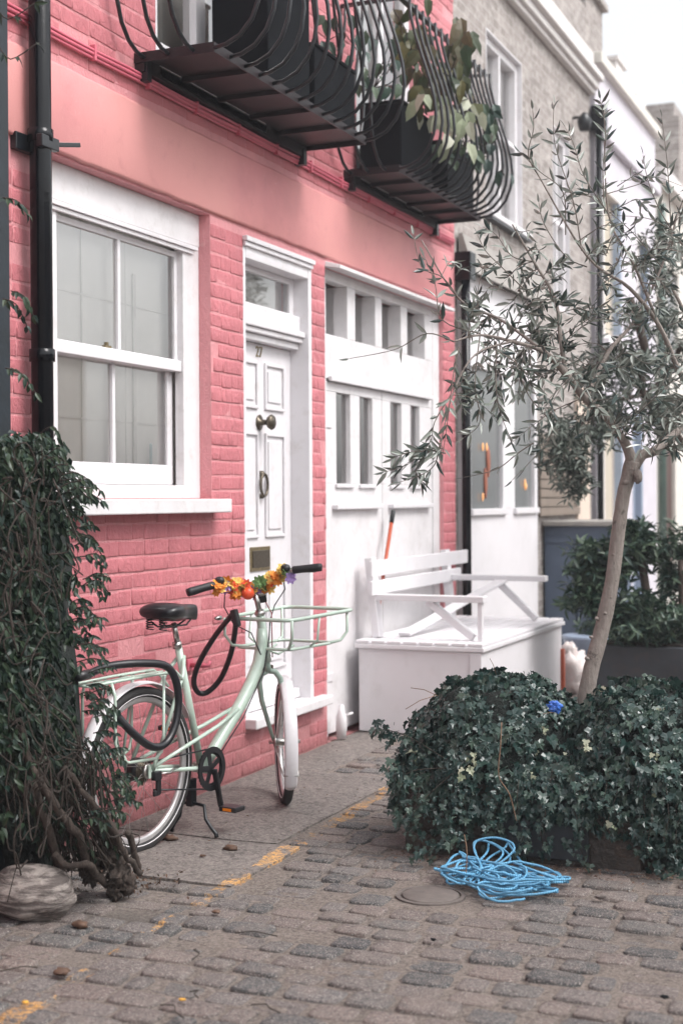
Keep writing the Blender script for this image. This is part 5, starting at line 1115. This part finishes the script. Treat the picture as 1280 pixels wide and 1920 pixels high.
pt = dep(1118, 1185, 11.2); ptt = thing('plant_pot', (pt.x, pt.y, 0), 'bright blue glazed plant pot half hidden behind the olive trunk', 'plant pot')
obj('pot', MB(True).lathe((pt.x-.05, pt.y, 0), (0,0,1), [(0, .16), (.3, .2), (.36, .22), (.38, .22), (.38, .18)], 20), M['blue_paint'], ptt)
sk0 = fac(1072, 1240, .95); scx = dep(1072, 1262, 10.6)
sacko = thing('rubbish_sack', (scx.x, scx.y, 0), 'bulging white plastic sack beside the end of the storage bench', 'sack')
obj('bag', MB(True).blob((scx.x, scx.y, .14), (.13, .13, .18), 20, 14, .25, 3, 2), M['sack'], sacko); obj('bag_neck', MB(True).blob((scx.x-.02, scx.y, .32), (.06, .06, .07), 14, 10, .25, 4, 8), M['sack'], sacko)
rs = dep(1053, 1240, 10.4); obj('red_post', MB().box(rs.x-.015, rs.x+.02, rs.y-.02, rs.y+.02, .01, .36), M['broom_red'], None, .003, label='short red post at the far corner of the storage bench', cat='post')
obj('stone_slab', MB().box(.95, 1.25, 11.2, 12.0, .012, .03), M['shed_roof'], None, label='pale flat slab lying on the ground behind the bench', cat='slab')
# ------------------------------------------------------------------ balcony planters and plants
def trough(x0, x1, y0, y1, z0, z1, label):
    t_ = thing('planter_box', ((x0+x1)/2, (y0+y1)/2, z0), label, 'planter'); obj('box', MB().box(x0, x1, y0, y1, z0, z1), M['dark_box'], t_, .006); obj('rim', MB().box(x0-.008, x1+.008, y0-.008, y1+.008, z1+.001, z1+.02), M['dark_box'], t_, .004)
trough(.06, .37, 6.3, 6.8, 3.505, 4.1, 'tall black planter box at the near end of the nearer balcony')
trough(.1, .37, 6.86, 7.42, 3.505, 3.85, 'grey black planter box at the far end of the nearer balcony')
trough(.05, .33, 8.28, 8.86, 3.495, 3.92, 'black planter box at the near end of the farther balcony')
trough(.06, .33, 9.18, 9.76, 3.495, 3.88, 'black planter box at the far end of the farther balcony')
def broad(name, label, blobs, Lr, mat_, seed, cat='plant'):
    t_ = thing(name, dep(blobs[0][0], blobs[0][1], blobs[0][2]), label, cat); m = MB(); s_ = MB(True)
    for (px, py, Z, n_, rx, ry) in blobs:
        root = dep(px, py+ry, Z)
        for i in range(n_):
            p = dep(px+R.uniform(-rx, rx), py+R.uniform(-ry, ry), Z+R.uniform(-.2, .2)); leaf(m, p, V((R.uniform(-.3, .7), R.uniform(-.6, .3), -1))+rv(.3), V((.6, -.8, .4))+rv(.35), R.uniform(*Lr), R.uniform(*Lr)*.6, .15, .3)
            if i % 3 == 0: obj('stem', MB(True).tube([root, (root+p)/2+rv(.03), p], .004, 4), M['vine_stem'], t_)
    obj('leaves', m, mat_, t_)
broad('leafy_plant', 'broad leaved plant with bronze tinted leaves rising from the farther balcony', [(770, 50, 9.0, 26, 35, 60), (830, 110, 9.2, 26, 45, 60), (865, 60, 9.4, 14, 22, 40), (800, 150, 9.2, 18, 40, 40), (870, 170, 9.4, 16, 30, 50)], (.1, .17), M['bigleaf'], 1)
broad('leafy_plant', 'plant with large pale green leaves drooping over the farther balcony rail', [(800, 190, 8.9, 9, 35, 25), (870, 235, 9.05, 13, 35, 38), (850, 205, 9.05, 9, 30, 25)], (.1, .15), M['paleleaf'], 2)
broad('leafy_plant', 'dark trailing plant hanging through the bars at the far balcony end', [(905, 240, 9.5, 22, 25, 50), (880, 280, 9.4, 12, 40, 30), (945, 320, 9.5, 3, 15, 10), (700, 110, 8.4, 18, 60, 55), (640, 60, 8.2, 12, 50, 50), (840, 260, 9.2, 8, 30, 30)], (.07, .12), M['shrub'], 3)
# ------------------------------------------------------------------ ground litter
lit = P('dry brown leaf', (.11, .06, .038), .7, .4, 30, .2, 90, .001)
lit2 = P('yellow dry leaf', (.6, .32, .05), .7, .3, 30, .2, 90, .001)
for (px, py, s_, mm, nm) in ((150, 1735, .05, lit, 'curled brown leaf on the cobbles in front of the boulder'), (115, 1822, .045, lit, 'dark brown leaf among cobbles near the yellow line'), (405, 1710, .03, lit, 'small dark leaf on the cobbles beside the slab edge'), (342, 1875, .018, lit2, 'tiny yellow petal at the bottom centre left of the cobbles'), (432, 1590, .05, lit, 'brown leaf lying on the paving near the bicycle pedal'), (318, 1572, .06, lit, 'brown leaf beside the left foot of the bicycle stand'), (380, 1605, .02, lit, 'tiny dark leaf on the paving slab'), (48, 1880, .02, lit2, 'yellow petal at the lower left cobbles'), (1245, 1870, .022, M['dark_box'], 'small black pebble on the cobbles at the lower right'), (812, 1762, .018, M['dark_box'], 'tiny black pebble left of centre below the rope'), (1125, 1682, .03, M['rock'], 'small round stone beside the blue rope')):
    p = gnd(px, py, .02); m = MB(True).blob(p, (s_*.6, s_*.4, s_*.22), 10, 6, .4, 3, px); obj('dry_leaf' if mm in (lit, lit2) else 'pebble', m, mm, None, label=nm, cat='leaf' if mm in (lit, lit2) else 'pebble')
tws = MB(True)
for i, (px, py, qx, qy) in enumerate(((355, 1860, 372, 1872), (470, 1885, 525, 1900), (0, 1822, 70, 1815), (360, 1800, 368, 1780), (440, 1750, 520, 1756), (300, 1885, 345, 1910), (75, 1735, 115, 1725))):
    a, b = gnd(px, py, .022), gnd(qx, qy, .022); m = MB(True).tube(smooth_path([a, a.lerp(b, .3)+V((.01, .02, .004)), a.lerp(b, .7)+V((-.01, .01, .003)), b]), .002, 5)
    obj('twig', m, M['vine_stem'], None, label='thin dry twig lying on the cobbles', cat='twig', group='twigs on the cobbles')
dl = MB()
for i in range(150):
    p = V((R.gauss(.55, .1), R.gauss(4.66, .09), R.uniform(.012, .03))); leaf(dl, p, rv()+V((0,0,-.5)), V((0,0,1))+rv(.5), R.uniform(.01, .024), .008)
for i in range(160):
    p = V((R.uniform(.02, .9), R.uniform(4.6, 8.0), .022)) if R.random() < .4 else V((R.uniform(1.3, 2.6), R.uniform(5.1, 5.5), .018)); leaf(dl, p, V((R.gauss(0,1), R.gauss(0,1), 0)), V((0,0,1))+rv(.3), R.uniform(.008, .02), .007)
for i in range(240):
    p = V((R.uniform(1.3, 2.6), 5.47-abs(R.gauss(0, .06)), R.uniform(.012, .02))); leaf(dl, p, V((R.gauss(0,1), R.gauss(0,1), 0)), V((0,0,1))+rv(.4), R.uniform(.008, .02), .007)
obj('leaf_litter', dl, lit, None, kind='stuff', label='fine dead leaf litter around the climber roots and planter', cat='leaf litter')
for m in bpy.data.materials: m.use_backface_culling = False
op = thing('rendered_house', (8.0, 8, 0), 'pale rendered house row across the mews that the windows mirror', 'house')
OO = [(y_, y_+1.0, z_, z_+1.5) for y_ in (3, 6.5, 10, 13.5) for z_ in (.9, )]
om = wall_grid(1.5, 18, -.05, 3.6, OO, 0, .2); om.v = [V((8.0-p.x, p.y, p.z)) for p in om.v]
obj('wall', om, M['cream'], op)
for (a, b, c0, c1) in OO: obj('window', MB().box(8.1, 8.16, a, b, c0, c1), glassy('opposite glass', (.1, .1, .11)) if 'opposite glass' not in bpy.data.materials else bpy.data.materials['opposite glass'], op)
hz = bpy.data.materials.new('added pale haze'); hz.use_nodes = True; ht = hz.node_tree; ht.nodes.clear()
hv = ht.nodes.new('ShaderNodeVolumePrincipled'); hv.inputs['Color'].default_value = (.95, .95, 1, 1); hv.inputs['Density'].default_value = .003; hv.inputs['Anisotropy'].default_value = .3  # volume added everywhere to lift the blacks and soften distant contrast
ho = ht.nodes.new('ShaderNodeOutputMaterial'); ht.links.new(hv.outputs[0], ho.inputs['Volume'])
obj('haze', MB().box(-100, 100, -100, 100, -1.0, 9.5), hz, None, kind='stuff', label='thin pale haze added over the whole scene for a faded film look', cat='haze')
